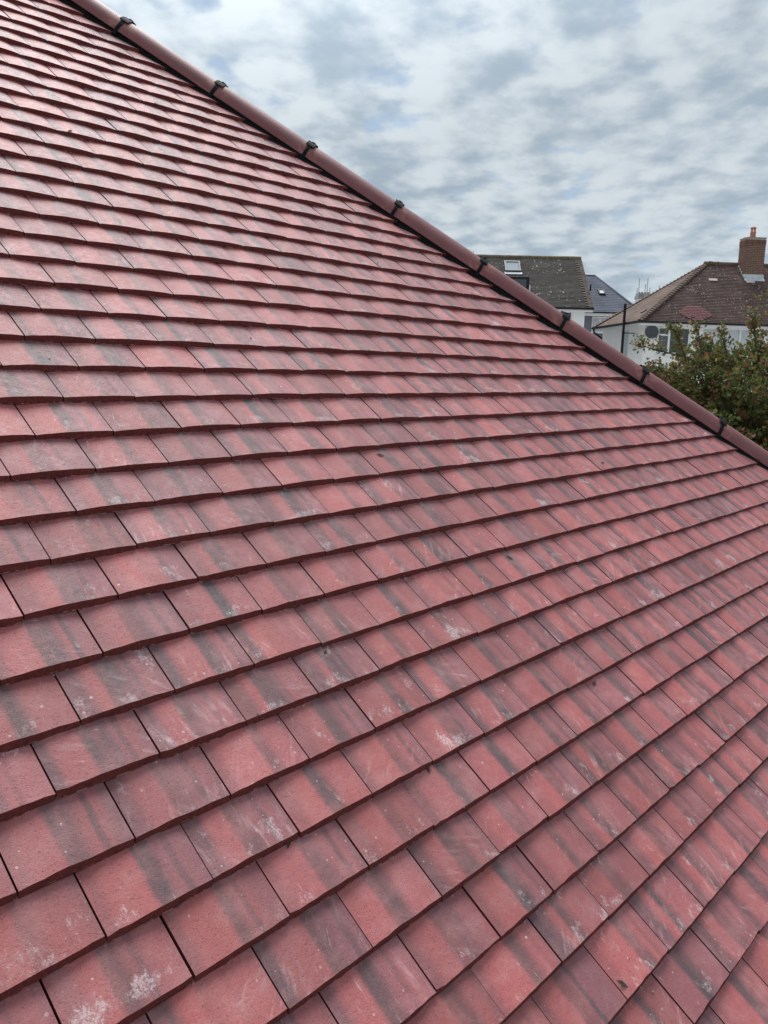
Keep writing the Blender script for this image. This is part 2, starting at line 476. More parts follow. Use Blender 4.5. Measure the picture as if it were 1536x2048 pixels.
def thing(name, label, cat, loc=(0, 0, 0), rotz=0.0, group=None):
    o = bpy.data.objects.new(name, None)
    o.empty_display_size = 0.3
    COL.objects.link(o)
    o.location = loc
    o.rotation_euler = (0, 0, rotz)
    o['label'] = label
    o['category'] = cat
    if group:
        o['group'] = group
    return o


GROUND = -2.70
RT = Vector((0.66809198, -0.74407869, 0))
FW = Vector((0.74407869, 0.66809198, 0))
RT_ANG = math.atan2(RT.y, RT.x)


def site(right, ahead, z=GROUND):
    """a spot in the street grid that runs square to the neighbours' fronts; origin under the scaffold"""
    p = RT * right + FW * ahead
    return Vector((CAM.x + p.x, CAM.y + p.y, z))


# ------------------------------------------------------------------ ground
g = MB()
n = 24
ext = 700.0
for i in range(n):
    for j in range(n):
        x0, x1 = -ext + 2 * ext * i / n, -ext + 2 * ext * (i + 1) / n
        y0, y1 = -ext + 2 * ext * j / n, -ext + 2 * ext * (j + 1) / n
        g.face([(x0, y0, GROUND), (x1, y0, GROUND), (x1, y1, GROUND), (x0, y1, GROUND)])
o = g.build('ground', M['ground'], merge=True)
o['kind'] = 'structure'

# ------------------------------------------------------------------ the newly tiled house
PIT = R(40)
C_, S_ = math.cos(PIT), math.sin(PIT)
TW, TG = 0.165, 0.1001185
TH = 0.0120
STEP = 0.0129                      # drop of the top face over one gauge
HIPC = 4.05                        # the hip stands over x + y = HIPC
ZW = (-0.09922, -0.04640, -0.00572, -0.01920, 0.21813, 0.01256, 0.11281)
DU = dict(zip(range(-6, 32), (0.028, -0.097, -0.076, -0.093, 0.049, -0.033, -0.022, 0.014, 0.073, 0.027, 0.023, -0.03, -0.023, 0.005, 0.004, 0.009, 0.113, 0.069, 0.068, 0.03, -0.02, 0.05, 0.0, -0.03, 0.02, 0.046, -0.024, 0.022, -0.02, 0.015, 0.03, 0.035, -0.01, -0.048, -0.079, -0.021, -0.056, -0.01)))
DV = dict(zip(range(-6, 32), (-0.014, 0.011, 0.11, 0.003, 0.039, 0.022, -0.003, 0.004, 0.036, -0.041, -0.016, -0.009, -0.014, -0.031, -0.037, -0.051, -0.019, -0.035, -0.058, -0.04, -0.02, -0.03, -0.01, -0.03, -0.02, -0.036, -0.008, 0.009, 0.01, 0.027, 0.02, 0.028, 0.03, 0.032, 0.028, 0.016, 0.008, -0.001)))


def sag(u, v):
    """the roof is not quite flat: measured rise and fall of the tile plane"""
    U = (min(max(u, -1.5), 22) - 8) / 14
    V = (min(max(v, -7), 32) - 10) / 20
    k = ZW
    return TW * (k[0] * U * U + k[1] * U * V + k[2] * V * V + k[3] * V ** 3 + k[4] * U * V * V + k[5] * U * U * V + k[6] * U ** 3)


def roofpt(x, s, nn):
    return Vector((x, s * C_ - nn * S_, s * S_ + nn * C_))


ROOF_ROT = Matrix(((1, 0, 0), (0, C_, -S_), (0, S_, C_)))
EAVE_S, RIDGE_S = -11.3 * TG, 37.5 * TG
XL = -2.35
house = thing('tiled_house', 'newly tiled red roof that fills the foreground, with a long brown hip on its right', 'house', (1.0, 1.0, GROUND))
HINV = Matrix.Translation((-1.0, -1.0, -GROUND))


def own(o, parent=house):
    o.parent = parent
    if parent is house:
        o.matrix_parent_inverse = HINV
    return o


def deckpt(x, s, nn=-0.095):
    return roofpt(x, s, nn)


# roof deck: a closed wedge under the tiles
ND = -0.095
e_y, e_z = roofpt(0, EAVE_S + 0.05, ND).y, roofpt(0, EAVE_S + 0.05, ND).z
r_y, r_z = roofpt(0, RIDGE_S, ND).y, roofpt(0, RIDGE_S, ND).z
hc = HIPC - 0.10
back_y = 2 * r_y - e_y
d = MB()
A_ = Vector((XL, e_y, e_z))
B_ = Vector((hc - e_y, e_y, e_z))
Cc = Vector((hc - e_y, back_y, e_z))
D_ = Vector((XL, back_y, e_z))
Rl = Vector((XL, r_y, r_z))
Rr = Vector((hc - r_y, r_y, r_z))
d.face([A_, B_, Rr, Rl])
d.face([B_, Cc, Rr])
d.face([Cc, D_, Rl, Rr])
d.face([D_, A_, Rl])
d.face([D_, Cc, B_, A_])
roof = own(d.build('roof', M['deck']))
wl = MB()
wl.box(XL + 0.02, hc - e_y - 0.35, e_y + 0.35, back_y - 0.35, GROUND, e_z - 0.02)
own(wl.build('wall', M['render']))
fa = MB()
fa.box(XL, hc - e_y - 0.03, e_y + 0.02, e_y + 0.045, e_z - 0.20, e_z - 0.012)
fa.box(hc - e_y - 0.06, hc - e_y - 0.035, e_y + 0.05, back_y, e_z - 0.20, e_z - 0.012)
own(fa.build('fascia', M['upvc']))


def gutter_run(mb, p, q, r=0.056, seg=10):
    p, q = Vector(p), Vector(q)
    t = (q - p).normalized()
    sd = t.cross(Vector((0, 0, 1)))
    for rr, fl in ((r, 0), (r - 0.004, 1)):
        for k in range(seg):
            a0, a1 = PI + PI * k / seg, PI + PI * (k + 1) / seg
            o0, o1 = sd * math.cos(a0) * rr + Vector((0, 0, math.sin(a0) * rr)), sd * math.cos(a1) * rr + Vector((0, 0, math.sin(a1) * rr))
            mb.face([p + o0, p + o1, q + o1, q + o0])
    for x in (-1, 1):
        mb.face([p + sd * x * r, q + sd * x * r, q + sd * x * (r - 0.004), p + sd * x * (r - 0.004)])


gt = MB()
gutter_run(gt, (XL, e_y - 0.045, e_z - 0.05), (hc - e_y + 0.05, e_y - 0.045, e_z - 0.05))
gutter_run(gt, (hc - e_y + 0.05, e_y - 0.045, e_z - 0.05), (hc - e_y + 0.05, back_y, e_z - 0.05))
own(gt.build('gutter', M['gutter']))

# ---- one tile: cambered top, ragged lower arris, broken front edge
NS = 10


def tile_faces(rs, width=TW - 0.0030, length=0.235):
    """faces as (points, uvs) in the tile's own frame: x across, y up the slope, z out"""
    xs = [width * k / NS for k in range(NS + 1)]
    camb = 0.0017 + 0.0015 * rs.random()
    tw = (rs.random() - 0.5) * 0.0012

    def top(k):
        t = xs[k] / width * 2 - 1
        corner = 0.0006 if k in (0, NS) else 0
        return camb * (1 - t * t) - corner + tw * t
    fy = [(rs.random() - 0.5) * 0.0009 + (0.0010 if rs.random() < 0.06 else 0) for _ in xs]
    for kc in (0, NS):
        if rs.random() < 0.08:
            fy[kc] += 0.001 + 0.0025 * rs.random()
    bz = [-TH + (rs.random() - 0.5) * 0.0022 + (0.0018 if k in (0, NS) else 0) for k in range(NS + 1)]
    by = [-0.0045 + (rs.random() - 0.5) * 0.0030 for _ in xs]
    fs = []
    u0 = 1.0 / NS
    for k in range(NS):
        a, b = k, k + 1
        fs.append(([(xs[a], fy[a], top(a)), (xs[b], fy[b], top(b)), (xs[b], length, top(b)), (xs[a], length, top(a))],
                   [(a * u0, 0.0), (b * u0, 0.0), (b * u0, length / 0.1), (a * u0, length / 0.1)]))
        fs.append(([(xs[a], by[a], bz[a]), (xs[b], by[b], bz[b]), (xs[b], fy[b], top(b)), (xs[a], fy[a], top(a))],
                   [(a * u0, -0.14), (b * u0, -0.14), (b * u0, -0.006), (a * u0, -0.006)]))
    for k, fl in ((0, False), (NS, True)):
        pts = [(xs[k], length, top(k)), (xs[k], length, -TH), (xs[k], by[k], bz[k]), (xs[k], fy[k], top(k))]
        if fl:
            pts = pts[::-1]
        fs.append((pts, [(0.5, -0.05)] * 4))
    fs.append(([(0, by[0], bz[0]), (0, length, -TH), (width, length, -TH), (width, by[NS], bz[NS])], [(0.5, -0.05)] * 4))
    return fs


def cut_faces(fs, px, py, nx, ny):
    """keep what lies on the negative side of a line in the tile's plane"""
    outp = []
    for pts, uvs in fs:
        np_, nu = [], []
        m_ = len(pts)
        for i in range(m_):
            a, b = pts[i], pts[(i + 1) % m_]
            ua, ub = uvs[i], uvs[(i + 1) % m_]
            da = (a[0] - px) * nx + (a[1] - py) * ny
            db = (b[0] - px) * nx + (b[1] - py) * ny
            if da <= 0:
                np_.append(a)
                nu.append(ua)
            if da * db < 0:
                t = da / (da - db)
                np_.append(tuple(a[q] + (b[q] - a[q]) * t for q in range(3)))
                nu.append(tuple(ua[q] + (ub[q] - ua[q]) * t for q in range(2)))
        if len(np_) >= 3:
            outp.append((np_, nu))
    return outp


def tile_mesh(fs, seed):
    mb = MB()
    for p, u in fs:
        mb.face(p, u, seed)
    me = bpy.data.meshes.new('roof_tile')
    me.from_pydata(mb.v, [], mb.f)
    ul = me.uv_layers.new(name='tile')
    for i, q in enumerate(mb.uv):
        ul.data[i].uv = q
    at = me.attributes.new('seed', 'FLOAT', 'FACE')
    at.data.foreach_set('value', mb.att)
    me.materials.append(M['tile'])
    return me


def project(p):
    dlt = p - CAM
    zc = dlt.dot(CZ)
    if zc < 0.1:
        return None
    return 768 + FPX * dlt.dot(CX) / zc, 1024 + FPX * dlt.dot(CY) / zc


rs = random.Random(5)
variants = [tile_faces(rs) for _ in range(14)]
shared = [tile_mesh(v, 0.37 * k) for k, v in enumerate(variants)]
tiles = []
CUT = 3.912 + 0.030
for row in range(-11, 37):
    du = DU.get(row, (rs.random() - 0.5) * 0.1)
    dv = DV.get(row, (rs.random() - 0.5) * 0.05)
    off = 0.0 if row % 2 == 0 else 0.5
    for j in range(-14, 31):
        u = j + off + du + (rs.random() - 0.5) * 0.007
        x, s = u * TW + 0.0013, (row + dv) * TG + (rs.random() - 0.5) * 0.0026
        if x < XL:
            continue
        lim = CUT - s * C_                           # cut line at the lower edge
        if x > lim - 0.012:
            continue
        z0, z1 = sag(u, row), sag(u + 1, row)
        nn = (z0 + z1) / 2 + (rs.random() - 0.5) * 0.0016
        roll = math.atan2(z1 - z0, TW) + (rs.random() - 0.5) * 0.010
        yaw = (rs.random() - 0.5) * 0.004
        tilt = -math.atan2(STEP, TG) + (rs.random() - 0.5) * 0.006
        mtx = Matrix.Translation(roofpt(x + TW / 2, s, nn)) @ (ROOF_ROT @ Matrix.Rotation(tilt, 3, 'X') @ Matrix.Rotation(-roll, 3, 'Y') @ Matrix.Rotation(yaw, 3, 'Z')).to_4x4() @ Matrix.Translation((-TW / 2, 0, 0))
        cut = None
        if x + TW > lim - 0.19 * C_ - 0.01:
            cut = (lim - x, 0.0, 1.0, C_)
        vi = rs.randrange(len(variants))
        pc = [project(roofpt(x + a * TW, s + b * TG, nn)) for a, b in ((0, 0), (1, 0), (1, 1), (0, 1))]
        area = 0
        if all(pc):
            cx_, cy_ = sum(p[0] for p in pc) / 4, sum(p[1] for p in pc) / 4
            if -40 < cx_ < 1576 and -40 < cy_ < 2088:
                area = abs(sum(pc[k][0] * pc[(k + 1) % 4][1] - pc[(k + 1) % 4][0] * pc[k][1] for k in range(4))) / 2
                if not (0 < cx_ < 1536 and 0 < cy_ < 2048):
                    area *= 0.3
        tiles.append((area, mtx, vi, cut, rs.random() * 50))
tiles.sort(key=lambda t: -t[0])
field = MB()
for k, (area, mtx, vi, cut, sd_) in enumerate(tiles):
    fs = cut_faces(variants[vi], *cut) if cut else variants[vi]
    if k < 300 and area > 0:
        me = tile_mesh(fs, sd_) if cut else shared[vi]
        o = bpy.data.objects.new('roof_tile', me)
        COL.objects.link(o)
        o.parent = roof
        o.matrix_parent_inverse = Matrix.Identity(4)
        o.matrix_basis = mtx
    else:
        for p, uvq in fs:
            field.face([mtx @ Vector(q) for q in p], uvq, sd_)
# the slope round the corner, mirrored about the hip
for row in range(-11, 37, 1):
    for j in range(-30, 40):
        x = (j + 0.5 * (row % 2)) * TW
        s = row * TG
        if x + s * C_ > CUT - 0.02 or x < 1.2 - 2.9 - 1.2:
            continue
        cut = (CUT - s * C_ - x, 0.0, 1.0, C_) if x + TW > CUT - s * C_ - 0.2 else None
        vi = rs.randrange(len(variants))
        fs = cut_faces(variants[vi], *cut) if cut else variants[vi]
        mtx = Matrix.Translation(roofpt(x, s, -0.004)) @ (ROOF_ROT @ Matrix.Rotation(-math.atan2(STEP, TG), 3, 'X')).to_4x4()
        sd_ = rs.random() * 50
        for p, uvq in fs:
            q3 = [mtx @ Vector(q) for q in p]
            q3 = [Vector((HIPC - q.y, HIPC - q.x, q.z)) for q in q3][::-1]
            if all(q.y < back_y - 0.2 for q in q3):
                field.face(q3, uvq[::-1], sd_)
o = field.build('roof_tile_field', M['tile'], roof, att='seed')
o['kind'] = 'stuff'
o.matrix_parent_inverse = Matrix.Identity(4)
roof_fix = HINV
# roof keeps the deck in world coordinates through its parent inverse, so its children do too

# crumbs of mortar and dry leaf bits lying on the courses
cr = MB()
lf = MB()
for k in range(420):
    s = (rs.random() * 40 - 8) * TG
    x = rs.random() * 3.6 - 0.4
    if x + s * C_ > CUT - 0.06:
        continue
    row = math.floor(s / TG)
    fr = s / TG - row
    if rs.random() < 0.6:
        fr = 1.0 - 0.08 * rs.random() - 0.02            # most lie in the lap under the next course
        s = (row + fr) * TG
    base = roofpt(x, s, sag(x / TW, s / TG) - STEP * fr + 0.0022)
    if k % 9 == 0:
        a = rs.random() * 6.28
        L_ = 0.006 + 0.010 * rs.random()
        d1 = Vector((math.cos(a), math.sin(a) * C_, math.sin(a) * S_)) * L_
        d2 = Vector((-math.sin(a), math.cos(a) * C_, math.cos(a) * S_)) * L_ * 0.35
        up_ = Vector((0, -S_, C_)) * 0.002
        lf.face([base - d1, base + d2 + up_, base + d1 + up_ * 1.5, base - d2 + up_])
    else:
        rad = 0.0009 + 0.0018 * rs.random() ** 2
        v = [base + Vector(q) * rad * (0.7 + 0.6 * rs.random()) for q in ((0, 0, 1), (1, 0, 0), (0, 1, 0), (-1, 0, 0), (0, -1, 0), (0, 0, -1))]
        for q in ((0, 1, 2), (0, 2, 3), (0, 3, 4), (0, 4, 1), (5, 2, 1), (5, 3, 2), (5, 4, 3), (5, 1, 4)):
            cr.face([v[i] for i in q])
for mb_, nm_, mt_ in ((cr, 'crumbs', mat('pale_crumbs', (0.42, 0.27, 0.24), 0.9, 0.4, 40)), (lf, 'leaf_bits', M['twig'])):
    o = mb_.build(nm_, mt_, roof)
    o.matrix_parent_inverse = Matrix.Identity(4)
    o['kind'] = 'stuff'

# ---- hip: black vent roll, half-round tiles, clips
HH = Vector((-0.6081204, 0.6081204, 0.51027361))
HL = Vector((-1, -1, 0)).normalized()
HM = Vector((0.36081793, -0.36081793, 0.86001212)).normalized()
HO = Vector((HIPC, 0, 0))


def hipt(t, l, m_):
    return HO + HH * t + HL * l + HM * m_


def sawtooth(s, under=False):
    f = s / TG
    r0 = math.floor(f)
    d0 = DV.get(r0, 0)
    fr = f - r0 - d0
    if fr < 0:
        r0 -= 1
        fr = f - r0 - DV.get(r0, 0)
    return -STEP * min(fr, 1.05), r0


T0, T1 = -1.35, 5.0
mem = MB()
prev = None
steps = int((T1 - T0) / 0.012)
for i in range(steps + 1):
    t = T0 + (T1 - T0) * i / steps
    ring = []
    ruck = 0.0022 * math.sin(t * 61) + 0.0012 * math.sin(t * 137 + 1)
    for L, lift in ((0.0985 + ruck, -0.004), (0.0975 + ruck, 0.0035), (0.090, 0.0065), (0.083, 0.006), (0.079, 0.014), (0.072, 0.016), (0.0, 0.03)):
        p = HO + HL * L + HH * t
        # down onto the tile surface under this point
        s = (p.y) / C_
        x = p.x
        k = sag(x / TW, s / TG)
        sw, _ = sawtooth(s)
        ss = 0.75 * sw + 0.25 * (-STEP * 0.5) if lift > 0 else sw
        base = roofpt(x, s, k + ss + lift)
        if L == 0.0:
            base = hipt(t, 0, 0.008)
        ring.append(base)
    for side in (0, 1):
        pass
    mir = [Vector((HIPC - q.y, HIPC - q.x, q.z)) for q in ring]
    full = ring + mir[::-1][1:]
    if prev:
        for a in range(len(full) - 1):
            mem.face([prev[a], full[a], full[a + 1], prev[a + 1]])
    prev = full
own(mem.build('hip_vent_roll', M['membrane']))

RHIP, MC, HALF = 0.0895, -0.0470, R(80)
HTH = 0.013
HLEN = 0.4515
TCLIP = 0.945


def hip_tile_mesh(rs, length):
    """lies along local x, centred; z out of the roof"""
    mb = MB()
    seg, ln = 18, 6
    x0 = -length / 2 + 0.0015

    def P(i, k, r):
        a = -HALF + 2 * HALF * k / seg
        xx = x0 + (length - 0.003) * i / ln
        e = 0.0012 if i in (0, ln) else 0
        rr = r - e
        return Vector((xx, rr * math.sin(a), rr * math.cos(a)))
    for i in range(ln):
        for k in range(seg):
            mb.face([P(i, k, RHIP), P(i + 1, k, RHIP), P(i + 1, k + 1, RHIP), P(i, k + 1, RHIP)])
            mb.face([P(i, k + 1, RHIP - HTH), P(i + 1, k + 1, RHIP - HTH), P(i + 1, k, RHIP - HTH), P(i, k, RHIP - HTH)])
    for i in range(ln):
        for k in (0, seg):
            q = [P(i, k, RHIP), P(i, k, RHIP - HTH), P(i + 1, k, RHIP - HTH), P(i + 1, k, RHIP)]
            mb.face(q if k == 0 else q[::-1])
    for i in (0, ln):
        for k in range(seg):
            q = [P(i, k, RHIP - HTH), P(i, k, RHIP), P(i, k + 1, RHIP), P(i, k + 1, RHIP - HTH)]
            mb.face(q if i else q[::-1])
    return mb


def clip_mesh():
    """black joint clip: strap over the arc, a plate on each flank, two prongs and a screw head"""
    mb = MB()
    seg = 16

    def arc(x, a, r):
        return Vector((x, r * math.sin(a), r * math.cos(a)))

    def band(x0, x1, a0, a1, r0, r1, seg):
        for k in range(seg):
            b0, b1 = a0 + (a1 - a0) * k / seg, a0 + (a1 - a0) * (k + 1) / seg
            mb.face([arc(x0, b0, r1), arc(x1, b0, r1), arc(x1, b1, r1), arc(x0, b1, r1)])
            mb.face([arc(x0, b0, r0), arc(x0, b0, r1), arc(x0, b1, r1), arc(x0, b1, r0)])
            mb.face([arc(x1, b1, r0), arc(x1, b1, r1), arc(x1, b0, r1), arc(x1, b0, r0)])
        for b in (a0, a1):
            mb.face([arc(x0, b, r0), arc(x1, b, r0), arc(x1, b, r1), arc(x0, b, r1)])
    r = RHIP
    band(-0.0075, 0.0075, R(-92), R(92), r + 0.0005, r + 0.0035, 22)
    for sgn in (-1, 1):
        lo, hi = sorted((sgn * R(20), sgn * R(44)))
        band(-0.019, 0.019, lo, hi, r + 0.002, r + 0.0065, 5)
        for xx in (-0.017, 0.005):
            lo, hi = sorted((sgn * R(9), sgn * R(21)))
            band(xx, xx + 0.010, lo, hi, r + 0.003, r + 0.0075, 3)
        lo, hi = sorted((sgn * R(2), sgn * R(9)))
        band(-0.022, 0.022, lo, hi, r + 0.003, r + 0.007, 2)
    # raised screw tower on the crown
    mb.tube([(0, 0, r + 0.003), (0, 0, r + 0.009)], 0.008, 10)
    mb.tube([(0, 0, r + 0.009), (0, 0, r + 0.011)], 0.010, 10)
    return mb


HROT = Matrix(((HH.x, HL.x, HM.x), (HH.y, HL.y, HM.y), (HH.z, HL.z, HM.z)))
htm = None
clm = None
k0 = int(math.floor((T0 - TCLIP) / HLEN)) + 1
for k in range(k0, 9):
    tc = TCLIP + HLEN * (k + 0.5)
    jit = Matrix.Rotation((rs.random() - 0.5) * 0.010, 3, 'Z') @ Matrix.Rotation((rs.random() - 0.5) * 0.010, 3, 'Y')
    mtx = Matrix.Translation(hipt(tc, (rs.random() - 0.5) * 0.003, MC + (rs.random() - 0.5) * 0.0025)) @ (HROT @ jit).to_4x4()
    if htm is None:
        o = hip_tile_mesh(rs, HLEN).build('hip_tile', M['hip'], smooth=True)
        md = o.data
        htm = md
        for p in md.polygons:
            p.use_smooth = True
        try:
            md.set_sharp_from_angle(angle=R(35))
        except Exception:
            pass
    else:
        o = bpy.data.objects.new('hip_tile', htm)
        COL.objects.link(o)
    o.parent = house
    o.matrix_parent_inverse = HINV
    o.matrix_basis = mtx
    if clm is None:
        c = clip_mesh().build('hip_clip', M['black'], o)
        clm = c.data
    else:
        c = bpy.data.objects.new('hip_clip', clm)
        COL.objects.link(c)
        c.parent = o
    c.location = (-HLEN / 2, 0, 0)


# ------------------------------------------------------------------ far buildings
def courses(mb, e0, e1, r0, r1, gauge=0.1, rise=0.016, u0=0.0):
    """a tiled plane from eave e0-e1 to ridge r0-r1, each course a real step"""
    e0, e1, r0, r1 = map(Vector, (e0, e1, r0, r1))
    nrm = (e1 - e0).cross(r0 - e0).normalized()
    if nrm.z < 0:
        nrm = -nrm
    h = ((r0 + r1) / 2 - e0)
    ax = (e1 - e0).normalized()
    upv = (h - ax * h.dot(ax))
    slope = upv.length
    nn = max(2, int(round(slope / gauge)))
    for i in range(nn):
        a, b = i / nn, (i + 1) / nn
        pa0, pa1 = e0.lerp(r0, a), e1.lerp(r1, a)
        pb0, pb1 = e0.lerp(r0, b), e1.lerp(r1, b)
        va, vb = a * slope + 0.003, b * slope - 0.003
        ua0, ua1 = (pa0 - e0).dot(ax) + u0, (pa1 - e0).dot(ax) + u0
        ub0, ub1 = (pb0 - e0).dot(ax) + u0, (pb1 - e0).dot(ax) + u0
        wob = [rise + (random.random() - 0.5) * 0.004 for _ in range(2)]
        qa0, qa1 = pa0 + nrm * wob[0], pa1 + nrm * wob[1]
        top = [qa0, qa1, pb1, pb0] if (pb1 - pb0).length > 0.01 else [qa0, qa1, pb1]
        uvs = [(ua0, va), (ua1, va), (ub1, vb), (ub0, vb)][:len(top)]
        mb.face(top, uvs)
        mb.face([pa0 - nrm * 0.01, pa1 - nrm * 0.01, qa1, qa0], [(ua0, va), (ua1, va), (ua1, va), (ua0, va)])


def window(parent, x0, x1, z0, z1, y, mull=(), trans=None, panes=None, depth=0.10, fw=0.055, frame='upvc', sill=True):
    """a window in a front wall at y (outside is -y): frame bars with a pane in every light"""
    f = MB()
    yo, yi = y + 0.045, y + 0.045 + depth
    xs = [x0] + list(mull) + [x1]
    f.box(x0, x1, yo, yi, z1 - fw, z1)
    f.box(x0, x1, yo, yi, z0, z0 + fw)
    f.box(x0, x0 + fw, yo, yi, z0 + fw, z1 - fw)
    f.box(x1 - fw, x1, yo, yi, z0 + fw, z1 - fw)
    for m_ in mull:
        f.box(m_ - fw * 0.6, m_ + fw * 0.6, yo + 0.002, yi, z0 + fw, z1 - fw)
    if trans:
        f.box(trans[0] + fw * 0.6, trans[1] - fw * 0.6, yo + 0.004, yi, trans[2] - fw * 0.5, trans[2] + fw * 0.5)
    if sill:
        f.box(x0 - 0.05, x1 + 0.05, y - 0.07, y - 0.001, z0 - 0.05, z0 + 0.001)
        f.box(x0 + 0.002, x1 - 0.002, y - 0.001, yo, z0 + 0.001, z0 + 0.012)
    fr = f.build('window', M[frame], parent)
    for i in range(len(xs) - 1):
        g_ = MB()
        g_.box(xs[i] + 0.01, xs[i + 1] - 0.01, y + 0.095, y + 0.101, z0 + 0.01, z1 - 0.01)
        kind = (panes or ['glass'] * 9)[i]
        g_.build('pane', M[kind if kind != 'blinds' else 'glass'], fr)
        if kind == 'blinds':
            b_ = MB()
            zz = z0 + 0.06
            while zz < (trans[2] if trans else z1) - 0.06:
                b_.box(xs[i] + 0.05, xs[i + 1] - 0.05, y + 0.066, y + 0.082, zz, zz + 0.030)
                zz += 0.048
            b_.build('blind', M['blind'], fr)
    return fr


def front_wall(mb, x0, x1, z0, z1, y0, y1, holes):
    """a front wall from y0 to y1 with window openings left free"""
    xs = sorted({x0, x1, *[h[0] for h in holes], *[h[1] for h in holes]})
    for a, b in zip(xs, xs[1:]):
        cur = z0
        for h in sorted((h for h in holes if h[0] < b - 1e-6 and h[1] > a + 1e-6), key=lambda h: h[2]):
            if h[2] > cur:
                mb.box(a, b, y0, y1, cur, h[2])
            cur = h[3]
        mb.box(a, b, y0, y1, cur, z1)


# ---- the hipped brown house on the right
EH = 5.66
rot = RT_ANG + math.atan2(0.07, 0.9975)
hb = thing('brick_chimney_house', 'white rendered house with brown hipped roof, brick chimney and a red tile patch', 'house', site(10.51, 35.0), rot)
BD, AX, RY, RZ, BX, RX = 6.0, 4.0, 3.0, 8.50, 14.0, 11.0
wm = MB()
front_wall(wm, 0.32, BX - 0.32, 0.0, EH - 0.06, 0.32, 0.56, [(0.92, 2.36, 4.33, 5.48), (2.86, 5.30, 4.33, 5.48), (8.6, 10.4, 4.33, 5.48), (0.9, 3.2, 1.0, 2.3)])
for (a_, b_, z0_, z1_) in ((0.56, 1.00, 0, 9), (1.00, 1.22, 0, 4.66), (1.00, 1.22, 5.28, 9), (1.22, 2.15, 0, 9), (2.15, 2.95, 0, 3.7), (2.15, 2.95, 5.45, 9), (2.95, BD - 0.32, 0, 9)):
    wm.box(0.32, 0.56, a_, b_, z0_, min(z1_, EH - 0.06))
wm.box(BX - 0.56, BX - 0.32, 0.56, BD - 0.32, 0.0, EH - 0.06)
wm.box(0.56, BX - 0.56, BD - 0.56, BD - 0.32, 0.0, EH - 0.06)
wm.build('wall', M['render'], hb)
rm = MB()
courses(rm, (0, 0, EH), (BX, 0, EH), (AX, RY, RZ), (RX, RY, RZ))
rf = rm.build('front_roof', M['brown_roof'], hb)
rm = MB()
courses(rm, (0, BD, EH), (0, 0, EH), (AX, RY, RZ), (AX, RY, RZ), u0=3.3)
rl = rm.build('side_roof', M['tan_roof'], hb)
rl['label'] = 'paler tan hip slope'
rm = MB()
courses(rm, (BX, BD, EH), (0, BD, EH), (RX, RY, RZ), (AX, RY, RZ))
courses(rm, (BX, 0, EH), (BX, BD, EH), (RX, RY, RZ), (RX, RY, RZ))
rm.build('rear_roof', M['brown_roof'], hb)
sf = MB()
sf.box(-0.0, BX, 0.0, 0.36, EH - 0.075, EH - 0.055)
sf.box(-0.0, 0.36, 0.362, BD, EH - 0.075, EH - 0.055)
sf.box(-0.02, BX, -0.02, -0.001, EH - 0.175, EH + 0.0)
sf.box(-0.021, -0.001, 0.0, BD, EH - 0.175, EH + 0.0)
sf.build('fascia', M['upvc'], hb)
gm = MB()
gm.box(-0.13, BX, -0.125, -0.022, EH - 0.075, EH + 0.012)
gm.box(-0.13, -0.023, -0.021, BD + 0.1, EH - 0.075, EH + 0.012)
gm.build('gutter', M['gutter'], hb)
dp = MB()
dp.tube([(-0.07, BD - 0.05, EH - 0.07), (-0.05, BD - 0.1, EH - 0.22), (0.25, BD - 0.30, EH - 0.48), (0.26, BD - 0.30, EH - 0.6), (0.26, BD - 0.30, 0.02)], 0.042, 8)
dp.build('downpipe', M['gutter'], hb)
sp = MB()
sp.tube([(-0.19, 1.42, 0.02), (-0.19, 1.42, EH + 0.80)], 0.058, 10)
for zz in (1.6, 3.6, 5.2):
    sp.box(-0.19, 0.319, 1.40, 1.44, zz, zz + 0.04)
sp.build('soil_pipe', M['gutter'], hb)
window(hb, 0.92, 2.36, 4.33, 5.48, 0.32, mull=(1.44,), trans=(0.92, 1.44, 5.14), panes=['blinds', 'glass'], fw=0.075)
window(hb, 2.86, 5.30, 4.33, 5.48, 0.32, mull=(3.75, 4.55), panes=['curtain', 'curtain', 'curtain'])
window(hb, 8.6, 10.4, 4.33, 5.48, 0.32, mull=(9.5,), panes=['glass', 'curtain'])
window(hb, 0.9, 3.2, 1.0, 2.3, 0.32, mull=(1.7, 2.5))
# side windows (outside is -x)
sw = MB()
for (b0, b1, z0, z1, t_) in ((2.15, 2.95, 3.7, 5.45, 0.07), (1.00, 1.22, 4.66, 5.28, 0.03)):
    sw.box(0.345, 0.44, b0, b0 + t_, z0, z1)
    sw.box(0.345, 0.44, b1 - t_, b1, z0, z1)
    sw.box(0.345, 0.44, b0 + t_, b1 - t_, z1 - t_, z1)
    sw.box(0.345, 0.44, b0 + t_, b1 - t_, z0, z0 + t_)
    if b0 < 2:
        sw.box(0.24, 0.318, b0 - 0.05, b1 + 0.05, z0 - 0.05, z0)
sf_ = sw.build('side_window', M['upvc'], hb)
pm = MB()
pm.box(0.385, 0.391, 2.2, 2.9, 3.75, 5.4)
pm.build('pane', M['curtain'], sf_)
pm = MB()
pm.box(0.385, 0.391, 1.02, 1.20, 4.68, 5.26)
pm.build('pane', M['glass'], sf_)
# bonnet tiles down the near hip and the far hip, and the ridge
bm_ = MB()


